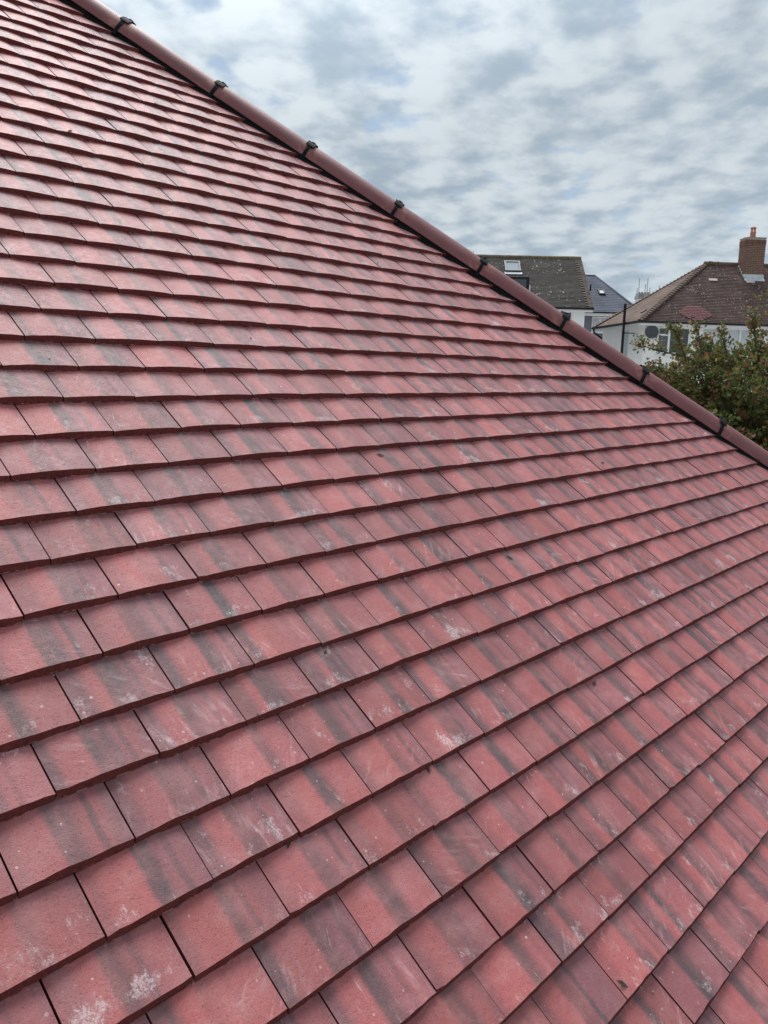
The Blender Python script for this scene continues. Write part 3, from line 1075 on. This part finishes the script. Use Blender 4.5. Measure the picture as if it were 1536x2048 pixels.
def bonnets(p, q, nrm_up, size=0.17, rad=0.13):
    p, q = Vector(p), Vector(q)
    ln = (q - p).length
    ax = (q - p).normalized()
    nb = int(ln / size)
    side = ax.cross(Vector((0, 0, 1))).normalized()
    upv = side.cross(ax).normalized()
    for i in range(nb):
        a = p + ax * (i * ln / nb)
        b = p + ax * ((i + 1) * ln / nb + 0.02)
        pts = []
        for (c0, rr, up_) in ((a, rad * 0.84, 0.0), (b, rad, 0.030)):
            pts.append([c0 + side * rr * math.sin(t_) + upv * (rr * math.cos(t_) * 0.75 - 0.06 + up_) for t_ in (-1.35, -0.8, -0.27, 0.27, 0.8, 1.35)])
        for k in range(5):
            bm_.face([pts[0][k], pts[0][k + 1], pts[1][k + 1], pts[1][k]])
        bm_.face(pts[1])


bonnets((AX, RY, RZ), (-0.02, -0.02, EH + 0.03), None)
bonnets((AX, RY, RZ), (-0.02, BD + 0.02, EH + 0.03), None)
o = bm_.build('bonnet_tiles', M['bonnet'], hb)
o['kind'] = 'stuff'
rdg = MB()
rdg.tube([(AX - 0.12, RY, RZ - 0.045), (RX, RY, RZ - 0.045)], 0.11, 10)
rdg.build('ridge', M['bonnet'], hb)
ms = MB()
for i in range(14):
    t_ = random.random()
    c0 = Vector((AX - 0.2 + 0.65 * t_, RY - 0.06 - 0.05 * random.random(), RZ + 0.03 - 0.05 * random.random()))
    ms.tube([c0, c0 + Vector((0.10, -0.03, -0.03))], 0.045 + 0.02 * random.random(), 6)
slp = (RZ - EH) / RY
for i in range(16):
    bb = RY - 0.12 - 0.75 * random.random()
    c0 = Vector((5.25 + 0.13 * random.random(), bb, EH + bb * slp + 0.012))
    ms.tube([c0, c0 + Vector((0.08, -0.10, -0.10 * slp))], 0.022 + 0.014 * random.random(), 5)
o = ms.build('moss', M['mossy'], hb)
o['kind'] = 'stuff'
o['label'] = 'yellow lichen tufts on the roof'


def onfront(a, b, lift=0.02):
    nrm = Vector((0, -slp, 1)).normalized()
    return Vector((a, b, EH + b * slp)) + nrm * lift


# patch of new tiles: short courses of small red tiles
pt = MB()
nrm = Vector((0, -slp, 1)).normalized()
rows_ = [(2.62, 3.04), (2.44, 3.20), (2.30, 3.30), (2.22, 3.42), (2.16, 3.46), (2.26, 3.40), (2.34, 3.30), (2.44, 3.22), (2.56, 3.12)]
for i, (a0, a1) in enumerate(rows_):
    b0 = 0.10 + i * 0.0735
    a = a0 - 0.35
    while a < a1 - 0.35:
        p0, p1 = onfront(a, b0, 0.036 + 0.005 * random.random()), onfront(a + 0.155, b0, 0.036 + 0.005 * random.random())
        p2, p3 = onfront(a + 0.155, b0 + 0.082, 0.022), onfront(a, b0 + 0.082, 0.022)
        pt.face([p0, p1, p2, p3])
        pt.face([p0 - nrm * 0.03, p1 - nrm * 0.03, p1, p0])
        a += 0.165 + (0.165 if random.random() < 0.015 else 0)
o = pt.build('replacement_tiles', M['new_red'], hb)
o['label'] = 'patch of newer red tiles'
for (a, b) in ((3.92, 2.10), (5.62, 2.06)):
    v = MB()
    q = [onfront(a - 0.19, b - 0.05, 0.015), onfront(a + 0.19, b - 0.05, 0.015), onfront(a + 0.19, b + 0.05, 0.015), onfront(a - 0.19, b + 0.05, 0.015)]
    v.prism(q, nrm * 0.03)
    v.build('vent_and_gap_tile', M['vent'], hb)
v = MB()  # black slab added in place of the dark hole of a missing tile
lp = [Vector((0.62 + k, 1.55 + j, EH + (0.62 + k) * (RZ - EH) / AX + 0.012)) for k, j in ((0, -0.14), (0, 0.14), (0.16, 0.14), (0.16, -0.14))]
v.prism(lp, (-0.02, 0, 0.04))
v.build('vent_and_gap_tile', M['gutter'], hb)['label'] = 'dark slab added for the hole of a missing tile on the tan slope'
# chimney: mortar core with every brick proud of it
CX0, CX1, CY0, CY1, CZ0, CZ1 = 5.41, 6.28, 2.28, 2.97, 7.6, 9.52
co = MB()
co.box(CX0 + 0.012, CX1 - 0.012, CY0 + 0.012, CY1 - 0.012, CZ0, CZ1)
chim = co.build('chimney', M['mortar'], hb)
br = MB()
nc = int((CZ1 - CZ0) / 0.075)
for i in range(nc):
    z0 = CZ0 + i * 0.075
    z1 = z0 + 0.060
    gr_ = 0.022 if i >= nc - 3 else 0.0
    for face_ in range(4):
        ln = (CX1 - CX0) if face_ < 2 else (CY1 - CY0)
        a = -0.1125 if i % 2 else 0.0
        while a < ln - 0.02:
            a0, a1 = max(a, 0.0) + 0.005, min(a + 0.215, ln) - 0.002
            if a1 - a0 > 0.03:
                pr = 0.002 * random.random() + gr_
                if face_ == 0:
                    br.box(CX0 + a0, CX0 + a1, CY0 - pr, CY0 + 0.03, z0, z1)
                elif face_ == 1:
                    br.box(CX0 + a0, CX0 + a1, CY1 - 0.03, CY1 + pr, z0, z1)
                elif face_ == 2:
                    br.box(CX0 - pr, CX0 + 0.0305, CY0 + a0 + 0.031, min(CY0 + a1 + 0.031, CY1 - 0.031), z0, z1)
                else:
                    br.box(CX1 - 0.0305, CX1 + pr, CY0 + a0 + 0.031, min(CY0 + a1 + 0.031, CY1 - 0.031), z0, z1)
            a += 0.225
o = br.build('bricks', M['brick'], chim)
o['kind'] = 'stuff'
fl = MB()
fl.box(CX0 - 0.01, CX1 + 0.01, CY0 - 0.01, CY1 + 0.01, CZ1 + 0.001, CZ1 + 0.05)
fl.tube([(5.53, 2.78, CZ1 + 0.04), (5.53, 2.78, CZ1 + 0.10)], [0.09, 0.06], 8)
fl.tube([(6.08, 2.58, CZ1 + 0.04), (6.08, 2.58, CZ1 + 0.08)], [0.13, 0.10], 8)
fl.build('mortar_cap', M['flaunch'], chim)
po = MB()
px0, py0 = 5.80, 2.60
po.tube([(px0, py0, CZ1 + 0.03), (px0, py0, CZ1 + 0.26), (px0, py0, CZ1 + 0.27), (px0, py0, CZ1 + 0.30)], [0.135, 0.115, 0.135, 0.125], 14)
for k in range(8):
    a = k * PI / 4
    po.tube([(px0 + 0.095 * math.cos(a), py0 + 0.095 * math.sin(a), CZ1 + 0.29), (px0 + 0.09 * math.cos(a), py0 + 0.09 * math.sin(a), CZ1 + 0.48)], 0.018, 6)
po.tube([(px0, py0, CZ1 + 0.47), (px0, py0, CZ1 + 0.50), (px0, py0, CZ1 + 0.54)], [0.125, 0.13, 0.05], 14)
po.build('chimney_pot', M['terracotta'], chim)
fsh = MB()
fb = CY0 - 0.012
fsh.box(CX0 - 0.03, CX1 + 0.03, fb - 0.012, fb, EH + fb * slp - 0.03, EH + fb * slp + 0.17)
q = [onfront(CX0 - 0.03, fb - 0.16, 0.026), onfront(CX1 + 0.03, fb - 0.16, 0.026), onfront(CX1 + 0.03, fb - 0.013, 0.026), onfront(CX0 - 0.03, fb - 0.013, 0.026)]
fsh.prism(q, nrm * 0.01)
for i in range(4):
    b0 = CY0 + i * 0.15
    fsh.box(CX0 - 0.032, CX0 - 0.024, b0, b0 + 0.148, EH + b0 * slp - 0.05, EH + b0 * slp + 0.17)
fsh.build('flashing', M['lead'], chim)

# satellite dish, its own thing, fixed to the wall by an arm
dish = thing('satellite_dish', 'round dark satellite dish on the white wall beside the window', 'satellite dish', site(10.51, 35.0) + Vector((math.cos(rot), math.sin(rot), 0)) * 0.55 + Vector((-math.sin(rot), math.cos(rot), 0)) * 0.32 + Vector((0, 0, 5.22)), rot)
dm = MB()
nr, na = 5, 24
ctr = Vector((0, -0.24, 0))
fwd = Vector((-0.22, -0.96, 0.18)).normalized()
du_ = fwd.cross(Vector((0, 0, 1))).normalized()
dv_ = du_.cross(fwd).normalized()


def dpnt(i, k, back=0.0):
    rr = 0.285 * i / nr
    a = 2 * PI * k / na
    return ctr + du_ * rr * math.cos(a) + dv_ * rr * 0.98 * math.sin(a) + fwd * (0.05 * (i / nr) ** 2 - back)


for bk in (0.0, 0.006):
    for i in range(nr):
        for k in range(na):
            q = [dpnt(i, k, bk), dpnt(i + 1, k, bk), dpnt(i + 1, k + 1, bk), dpnt(i, k + 1, bk)]
            dm.face(q[::-1] if bk else q)
for k in range(na):
    dm.face([dpnt(nr, k), dpnt(nr, k, 0.006), dpnt(nr, k + 1, 0.006), dpnt(nr, k + 1)])
dm.build('reflector', M['dish'], dish, merge=True)
am = MB()
am.tube([(0, 0, -0.05), (0, -0.12, -0.05), ctr + Vector((0, 0.02, -0.03))], 0.022, 8)
am.box(-0.06, 0.06, -0.012, -0.001, -0.15, 0.05)
am.build('bracket', M['gutter'], dish)
lm_ = MB()
lm_.tube([ctr - dv_ * 0.27 + fwd * 0.03, ctr - dv_ * 0.22 + fwd * 0.26], 0.012, 6)
lm_.tube([ctr - dv_ * 0.22 + fwd * 0.24, ctr - dv_ * 0.17 + fwd * 0.30], [0.03, 0.035], 8)
lm_.build('receiver_arm', M['dish'], dish)

# ---- the dark gabled house on the left
lh = thing('dark_gable_house', 'pale rendered house with dark lichen spotted gable roof and rooflight', 'house', site(8.25, 34.0), RT_ANG + math.atan2(-0.04, 1.0))
LE, LR, LB = 6.05, 8.46, 3.5
sl_ = (LR - LE) / LB
wm = MB()
front_wall(wm, -11.0, -0.25, 0, LE - 0.02, 0.35, 0.60, [(-2.3, -0.74, 5.18, 5.93), (-7.5, -5.5, 4.9, 5.93)])
for x_ in (-11.0, -0.5):
    wm.prism([(x_, 0.60, 0), (x_, 2 * LB - 0.6, 0), (x_, 2 * LB - 0.6, LE + 0.15), (x_, LB, LR - 0.15), (x_, 0.60, LE + 0.15)], (0.25, 0, 0))
wm.box(-11.0, -0.25, 2 * LB - 0.6, 2 * LB - 0.35, 0, LE - 0.02)
wm.build('wall', M['render_cool'], lh)
rm = MB()
courses(rm, (-11.2, 0, LE), (0, 0, LE), (-11.2, LB, LR), (0, LB, LR))
courses(rm, (0, 2 * LB, LE), (-11.2, 2 * LB, LE), (0, LB, LR), (-11.2, LB, LR))
rfl = rm.build('roof', M['dark_roof'], lh)
vg = MB()
nv = 42
for i in range(nv):
    b0, b1 = LB * i / nv, LB * (i + 1) / nv
    j_ = random.random() * 0.012
    q = [(-0.16 - 0.12 * (i % 2), b0, LE + b0 * sl_ + 0.024), (0.02 + j_, b0, LE + b0 * sl_ + 0.024), (0.02 + j_, b1, LE + b1 * sl_ + 0.006), (-0.16 - 0.12 * (i % 2), b1, LE + b1 * sl_ + 0.006)]
    vg.prism([Vector(k) for k in q], (0, -0.006, 0.012))
vg.prism([(0.0, 0.0, LE - 0.06), (0.0, LB, LR - 0.06), (0.0, LB, LR), (0.0, 0.0, LE)], (0.015, 0, 0))
o = vg.build('verge_tiles', mat('verge_tile', (0.085, 0.058, 0.048), 0.9, 0.45, 5, stain=(5.0, 0.6, (0.40, 0.36, 0.30))), lh)
o['kind'] = 'stuff'
rd = MB()
kx = -11.2
while kx < -0.05:
    rd.tube([(kx, LB, LR - 0.055), (min(kx + 0.44, 0.02), LB, LR - 0.055)], [0.115 + 0.01 * random.random(), 0.115 + 0.01 * random.random()], 10)
    kx += 0.45
o = rd.build('ridge', M['mossy'], lh)
sf = MB()
sf.box(-11.2, 0.0, -0.02, -0.001, LE - 0.17, LE)
sf.box(-11.2, 0.0, 0.0, 0.36, LE - 0.09, LE - 0.07)
sf.build('fascia', M['upvc'], lh)
gm = MB()
gm.box(-11.2, 0.02, -0.125, -0.022, LE - 0.075, LE + 0.012)
gm.build('gutter', M['gutter'], lh)


def onleft(a, b, lift):
    nrm = Vector((0, -sl_, 1)).normalized()
    return Vector((a, b, LE + b * sl_)) + nrm * lift


def rooflight(parent, fn, a0, a1, b0, b1, up_, glass='curtain', frame='gutter'):
    f = MB()
    t_ = 0.07
    for (p0, p1, q0, q1) in ((a0, a1, b0, b0 + t_), (a0, a1, b1 - t_, b1), (a0, a0 + t_, b0 + t_, b1 - t_), (a1 - t_, a1, b0 + t_, b1 - t_)):
        f.prism([fn(p0, q0, 0.0), fn(p1, q0, 0.0), fn(p1, q1, 0.0), fn(p0, q1, 0.0)], up_ * 0.10)
    fr = f.build('rooflight', M[frame], parent)
    g_ = MB()
    g_.prism([fn(a0 + t_, b0 + t_, 0.05), fn(a1 - t_, b0 + t_, 0.05), fn(a1 - t_, b1 - t_, 0.05), fn(a0 + t_, b1 - t_, 0.05)], up_ * 0.02)
    g_.build('pane', M[glass], fr)
    return fr


upl = Vector((0, -sl_, 1)).normalized()
M['skyglass'] = mat('rooflight_glass', (0.24, 0.30, 0.34), 0.6, 0.05, 2, spec=0.08)
rl_ = rooflight(lh, onleft, -3.40, -2.72, 2.32, 3.04, upl, 'skyglass')
ap = MB()
ap.prism([onleft(-3.42, 2.15, 0.022), onleft(-2.68, 2.15, 0.022), onleft(-2.68, 2.295, 0.022), onleft(-3.42, 2.295, 0.022)], upl * 0.02)
ap.build('flashing', M['lead'], rl_)
dmr = MB()
dmr.prism([(-4.3, 1.00, LE + 1.00 * sl_ - 0.05), (-4.3, 1.0, 7.33), (-4.3, 1.92, 7.40), (-4.3, 1.92, LE + 1.92 * sl_ - 0.05)], (1.80, 0, 0))
dor = dmr.build('dormer', M['gutter'], lh)
dg = MB()
dg.box(-4.2, -2.62, 0.985, 0.998, LE + 1.0 * sl_ + 0.03, 7.22)
dg.build('pane', M['glass'], dor)
ck = MB()
ck.box(-2.499, -2.44, 0.96, 1.35, LE + 0.95 * sl_, LE + 1.3 * sl_ + 0.06)
ck.build('flashing', M['lead'], dor)
window(lh, -2.3, -0.74, 5.18, 5.93, 0.35, mull=(-1.5, -1.02), panes=['curtain', 'curtain', 'glass'])
window(lh, -7.5, -5.5, 4.9, 5.93, 0.35, mull=(-6.5,))
vt = MB()
vt.tube([(0.12, 1.40, LE + 0.80), (0.12, 1.40, LE + 1.06)], 0.035, 8)
vt.box(0.016, 0.15, 1.38, 1.42, LE + 0.80, LE + 0.83)
vt.build('vent_pipe', M['gutter'], lh)

# ---- the slate house between them, further back
sh = thing('slate_house', 'grey house with smooth slate hip roof between the brown roofs', 'house', site(0.0, 45.0), RT_ANG)
GE, GR_, GB = 6.70, 9.05, 4.0
gx0, gx1, gr0, gr1 = 3.0, 13.60, 5.0, 11.87
wm = MB()
front_wall(wm, gx0 + 0.35, gx1 - 0.35, 0, GE - 0.05, 0.4, 0.65, [(11.0, 12.85, 5.66, 6.5)])
for x_ in (gx0 + 0.35, gx1 - 0.6):
    wm.box(x_, x_ + 0.25, 0.65, 2 * GB - 0.65, 0, GE - 0.05)
wm.box(gx0 + 0.35, gx1 - 0.35, 2 * GB - 0.65, 2 * GB - 0.4, 0, GE - 0.05)
wm.build('wall', M['render_grey'], sh)
rm = MB()
courses(rm, (gx0, 0, GE), (gx1, 0, GE), (gr0, GB, GR_), (gr1, GB, GR_), 0.2, 0.010)
courses(rm, (gx1, 0, GE), (gx1, 2 * GB, GE), (gr1, GB, GR_), (gr1, GB, GR_), 0.2, 0.010)
courses(rm, (gx1, 2 * GB, GE), (gx0, 2 * GB, GE), (gr1, GB, GR_), (gr0, GB, GR_), 0.2, 0.010)
courses(rm, (gx0, 2 * GB, GE), (gx0, 0, GE), (gr0, GB, GR_), (gr0, GB, GR_), 0.2, 0.010)
rm.build('roof', M['slate'], sh)
rdg = MB()
rdg.tube([(gr0, GB, GR_ - 0.03), (gr1, GB, GR_ - 0.03)], 0.08, 8)
rdg.tube([(gr1, GB, GR_ - 0.03), (gx1, 0, GE + 0.02)], 0.07, 8)
rdg.build('ridge', M['slate'], sh)
sf = MB()
sf.box(gx0, gx1, -0.02, -0.001, GE - 0.20, GE - 0.01)
sf.box(gx0, gx1, 0.0, 0.42, GE - 0.10, GE - 0.08)
sf.build('fascia', M['upvc'], sh)
gm = MB()
gm.box(gx0, gx1 + 0.1, -0.13, -0.022, GE - 0.06, GE + 0.012)
gm.build('gutter', M['gutter'], sh)
window(sh, 11.0, 12.85, 5.66, 6.5, 0.4, mull=(11.45, 11.95), panes=['curtain', 'curtain', 'blind'])
slg = (GR_ - GE) / GB


def onslate(a, b, lift):
    nrm = Vector((0, -slg, 1)).normalized()
    return Vector((a, b, GE + b * slg)) + nrm * lift


rooflight(sh, onslate, 11.64, 12.00, 1.80, 2.30, Vector((0, -slg, 1)).normalized(), 'lead', 'gutter')
pr = MB()
for sgn in (-1, 1):
    pr.prism([(10.98, -0.62, 5.42), (10.98 + sgn * 0.62, -0.62, 4.90), (10.98 + sgn * 0.62, -0.62, 4.77), (10.98, -0.62, 5.29)], (0, 0.06, 0))
pp = pr.build('porch_gable', M['upvc'], sh)
pr = MB()
for sgn in (-1, 1):
    pr.prism([(10.98, -0.64, 5.45), (10.98 + sgn * 0.66, -0.64, 4.90), (10.98 + sgn * 0.66, -0.64, 4.87), (10.98, -0.64, 5.422)], (0, 1.03, 0))
pr.build('porch_roof', M['slate'], pp)
pr = MB()
pr.prism([(10.98, -0.55, 5.28), (10.42, -0.55, 4.80), (10.42, -0.55, 0), (11.54, -0.55, 0), (11.54, -0.55, 4.80)], (0, 0.94, 0))
pr.build('porch_wall', M['render_grey'], pp)

# ---- a far chimney house and scaffold poles beyond
fh = thing('far_chimney_house', 'distant pale house, only its chimney top showing over the tan slope', 'house', site(16.2, 59.5), RT_ANG)
wm = MB()
wm.box(0, 7.0, 0, 6.0, 0, 5.2)
wm.build('wall', M['render'], fh)
rm = MB()
courses(rm, (-0.2, -0.2, 5.2), (7.2, -0.2, 5.2), (-0.2, 3, 7.6), (7.2, 3, 7.6), 0.25, 0.02)
courses(rm, (7.2, 6.2, 5.2), (-0.2, 6.2, 5.2), (7.2, 3, 7.6), (-0.2, 3, 7.6), 0.25, 0.02)
rm.build('roof', M['brown_roof'], fh)
cm = MB()
cm.box(1.52, 2.46, 0.5, 1.2, 5.2, 8.80)
chm = cm.build('chimney', M['upvc'], fh)
cm = MB()
cm.box(1.47, 2.51, 0.45, 1.25, 8.801, 9.00)
cm.box(1.52, 2.46, 0.5, 1.2, 9.001, 9.20)
for k in range(4):
    cm.tube([(1.66 + 0.22 * k, 0.85, 9.2), (1.66 + 0.22 * k, 0.85, 9.30)], 0.08, 8)
cm.build('chimney_cap', M['flaunch'], chm)
sc = thing('scaffold', 'thin scaffold poles standing up behind the tan roof slope', 'scaffold', site(17.2, 58.2), RT_ANG)
for (xx, yy, hh) in ((-0.02, 0.0, 10.02), (0.16, 1.0, 9.45), (0.56, 0.0, 10.05), (0.72, 1.0, 9.72), (1.05, 1.0, 9.50), (1.38, 0.0, 9.55)):
    p = MB()
    p.tube([(xx, yy, 0), (xx + 0.01, yy, hh)], 0.030, 6)
    p.build('pole', M['steel'], sc)
p = MB()
for zz in (2.0, 4.0, 6.0, 8.1):
    p.tube([(-0.3, 0.06, zz), (1.7, 0.06, zz)], 0.028, 6)
    p.tube([(-0.3, 1.06, zz), (1.7, 1.06, zz)], 0.028, 6)
p.build('ledger', M['steel'], sc)


# ------------------------------------------------------------------ planting
def leaf(mb, c, dirv_, size, tint):
    d_ = dirv_.normalized()
    r = Vector((random.gauss(0, 1), random.gauss(0, 1), random.gauss(0, 1)))
    s_ = d_.cross(r)
    if s_.length < 1e-3:
        s_ = Vector((1, 0, 0))
    s_.normalize()
    nrm_ = d_.cross(s_)
    wd = size * (0.36 + 0.12 * random.random())
    a, b = c, c + d_ * size
    mid = c + d_ * size * 0.52 + nrm_ * size * 0.08
    mb.face([a, mid - s_ * wd - nrm_ * size * 0.12, b, mid + s_ * wd - nrm_ * size * 0.12], None, tint)


def berry(mb, c, r):
    t = [Vector((0, 0, 1)), Vector((1, 0, 0)), Vector((0, 1, 0)), Vector((-1, 0, 0)), Vector((0, -1, 0)), Vector((0, 0, -1))]
    v = [c + k * r for k in t]
    for q in ((0, 1, 2), (0, 2, 3), (0, 3, 4), (0, 4, 1), (5, 2, 1), (5, 3, 2), (5, 4, 3), (5, 1, 4)):
        mb.face([v[k] for k in q])


def rloc(right, ahead, up_):
    return site(right, ahead, CAM.z + up_)


haw = thing('hawthorn_tree', 'bushy hawthorn tree with red berries in front of the white house', 'tree', site(4.75, 10.4), 0.0)
HB = Vector(haw.location)
lv, bs, tw_ = MB(), MB(), MB()
rr = random.Random(21)


def sprig(p, d_, ln, nl, size=0.05, dark=0.0, berries=0.0):
    p = Vector(p)
    d_ = Vector(d_).normalized()
    pts = [p.copy()]
    q = p.copy()
    dd = d_.copy()
    for i in range(5):
        dd = (dd + Vector((rr.gauss(0, 0.18), rr.gauss(0, 0.18), rr.gauss(0.02, 0.14)))).normalized()
        q = q + dd * ln / 5
        pts.append(q.copy())
    tw_.tube([k - HB for k in pts], [0.0055, 0.0048, 0.004, 0.0032, 0.0024, 0.0015], 4, False)
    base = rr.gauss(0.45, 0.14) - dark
    for i in range(nl):
        f = rr.random() * 5
        i0 = min(int(f), 4)
        c = pts[i0].lerp(pts[i0 + 1], f - i0)
        o_ = Vector((rr.gauss(0, 1), rr.gauss(0, 1), rr.gauss(0.3, 0.9)))
        tint = base + rr.gauss(0, 0.13)
        if rr.random() < 0.13:
            tint = 0.84 + 0.16 * rr.random()
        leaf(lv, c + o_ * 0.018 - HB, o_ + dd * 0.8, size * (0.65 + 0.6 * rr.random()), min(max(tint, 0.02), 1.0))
    if rr.random() < berries:
        for k in range(rr.randint(1, 3)):
            c0 = pts[rr.randint(2, 5)] + Vector((rr.gauss(0, 0.02), rr.gauss(0, 0.02), rr.gauss(0, 0.02)))
            for j in range(rr.randint(5, 11)):
                berry(bs, c0 + Vector((rr.gauss(0, 0.020), rr.gauss(0, 0.020), rr.gauss(0, 0.016))) - HB, 0.0065 + 0.003 * rr.random())


trunk = MB()
T_ = [Vector((0, 0, -0.05)), Vector((0.03, 0.02, 0.5)), Vector((-0.02, 0.03, 1.0)), Vector((0.04, 0.0, 1.5))]
trunk.tube(T_, [0.14, 0.115, 0.10, 0.085], 10)
trunk.build('trunk', M['bark'], haw, smooth=True)
limbs = []
for k in range(13):
    a = k * 2.4
    el = 0.5 + 0.8 * rr.random()
    ln = 1.2 + 0.9 * rr.random()
    d_ = Vector((math.cos(a) * math.cos(el), math.sin(a) * math.cos(el), math.sin(el)))
    b0 = HB + T_[2 + k % 2]
    p1 = b0 + d_ * ln * 0.5 + Vector((0, 0, 0.08))
    p2 = b0 + d_ * ln
    lb = MB()
    lb.tube([b0 - HB, p1 - HB, p2 - HB], [0.05, 0.034, 0.014], 7)
    lb.build('limb', M['bark'], haw, smooth=True)
    limbs.append((b0, p1, p2))
# body of the crown
ctr = rloc(4.72, 10.35, -1.08)
for k in range(4700):
    while True:
        e = Vector((rr.uniform(-1, 1), rr.uniform(-1, 1), rr.uniform(-1, 1)))
        if 0.30 < e.length < 1.0:
            break
    p = ctr + RT * e.x * 1.68 + FW * e.y * 1.30 + Vector((0, 0, e.z * 1.40))
    nz = mnoise.noise((p - HB) * 2.1)
    up_ = p.z - CAM.z
    if nz < (-0.22 if up_ > -0.40 else -0.45):
        continue
    o_ = (p - ctr)
    o_.z *= 0.6
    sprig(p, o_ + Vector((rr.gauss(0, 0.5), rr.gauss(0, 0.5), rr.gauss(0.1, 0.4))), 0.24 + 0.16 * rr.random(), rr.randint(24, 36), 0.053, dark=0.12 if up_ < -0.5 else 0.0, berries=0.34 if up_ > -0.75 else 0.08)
# shoots that reach beyond the body
shoots = [((4.70, 10.0, 0.15), (4.72, 10.0, 0.72), 10), ((5.0, 10.2, 0.2), (4.88, 10.1, 0.92), 11), ((3.62, 10.0, 0.22), (2.95, 10.0, 0.37), 9), ((3.55, 10.0, 0.02), (3.10, 10.0, 0.08), 7), ((3.6, 10.1, 0.26), (3.46, 10.1, 0.54), 8), ((3.75, 10.0, 0.34), (3.70, 10.0, 0.56), 6),
          ((4.1, 10.1, 0.32), (4.02, 10.1, 0.52), 5), ((4.95, 10.0, 0.86), (4.42, 10.0, 0.98), 5), ((4.75, 10.0, 0.4), (4.62, 10.0, 0.85), 9), ((4.4, 10.0, 0.45), (4.33, 10.0, 0.72), 7),
          ((3.5, 10.0, -0.15), (3.06, 9.9, -0.02), 9), ((3.5, 10.0, -0.25), (3.2, 9.8, -0.2), 8)]
for a, b, k in shoots:
    p0, p1 = rloc(*a), rloc(*b)
    lb = MB()
    lb.tube([p0 - (p1 - p0) * 0.5 - Vector((0, 0, 0.12)) - HB, p0 - HB, p1 - HB], [0.016, 0.011, 0.004], 6)
    lb.build('limb', M['bark'], haw)
    for j in range(k * 2):
        f = rr.random()
        p = p0.lerp(p1, f)
        d_ = (p1 - p0).normalized() + Vector((rr.gauss(0, 0.7), rr.gauss(0, 0.7), rr.gauss(0.1, 0.6)))
        sprig(p, d_, 0.10 + 0.10 * rr.random(), rr.randint(9, 16), 0.042, berries=0.30)
o = lv.build('crown', M['leaf'], haw, att='tint')
o['kind'] = 'stuff'
o = bs.build('berries', M['berry'], haw)
o['kind'] = 'stuff'
o = tw_.build('twigs', M['bark'], haw)
o['kind'] = 'stuff'

# thin tree whose tip shows over the dark ridge
tt = thing('garden_tree', 'sparse tree whose twiggy tip shows above the dark roof ridge', 'tree', site(4.75, 50.0))
TB = Vector(tt.location)
lv2, tw2 = MB(), MB()
lm = MB()
lm.tube([(0, 0, -0.1), (0.05, 0, 3), (0.0, 0.1, 6.5), (0.05, 0, 9.6)], [0.20, 0.16, 0.10, 0.03], 9)
lm.build('trunk', M['bark'], tt, smooth=True)
for k in range(170):
    h_ = 4.0 + 6.2 * rr.random()
    a = rr.random() * 2 * PI
    ln = (0.35 + 0.9 * (10.6 - h_) / 6.0) * (0.6 + 0.6 * rr.random())
    p0 = Vector((0, 0, h_ - 0.3))
    p1 = p0 + Vector((math.cos(a) * ln, math.sin(a) * ln, ln * 0.8))
    tw2.tube([p0, p0.lerp(p1, 0.5) + Vector((0, 0, 0.05)), p1], [0.02, 0.012, 0.004], 4, False)
    for j in range(26):
        c = p0.lerp(p1, 0.35 + 0.7 * rr.random()) + Vector((rr.gauss(0, 0.10), rr.gauss(0, 0.10), rr.gauss(0, 0.10)))
        leaf(lv2, c, Vector((rr.gauss(0, 1), rr.gauss(0, 1), rr.gauss(0, 1))), 0.085 * (0.6 + 0.7 * rr.random()), min(max(rr.gauss(0.55, 0.18), 0), 1))
o = lv2.build('crown', M['leaf'], tt, att='tint')
o['kind'] = 'stuff'
tw2.build('twigs', M['bark'], tt)['kind'] = 'stuff'
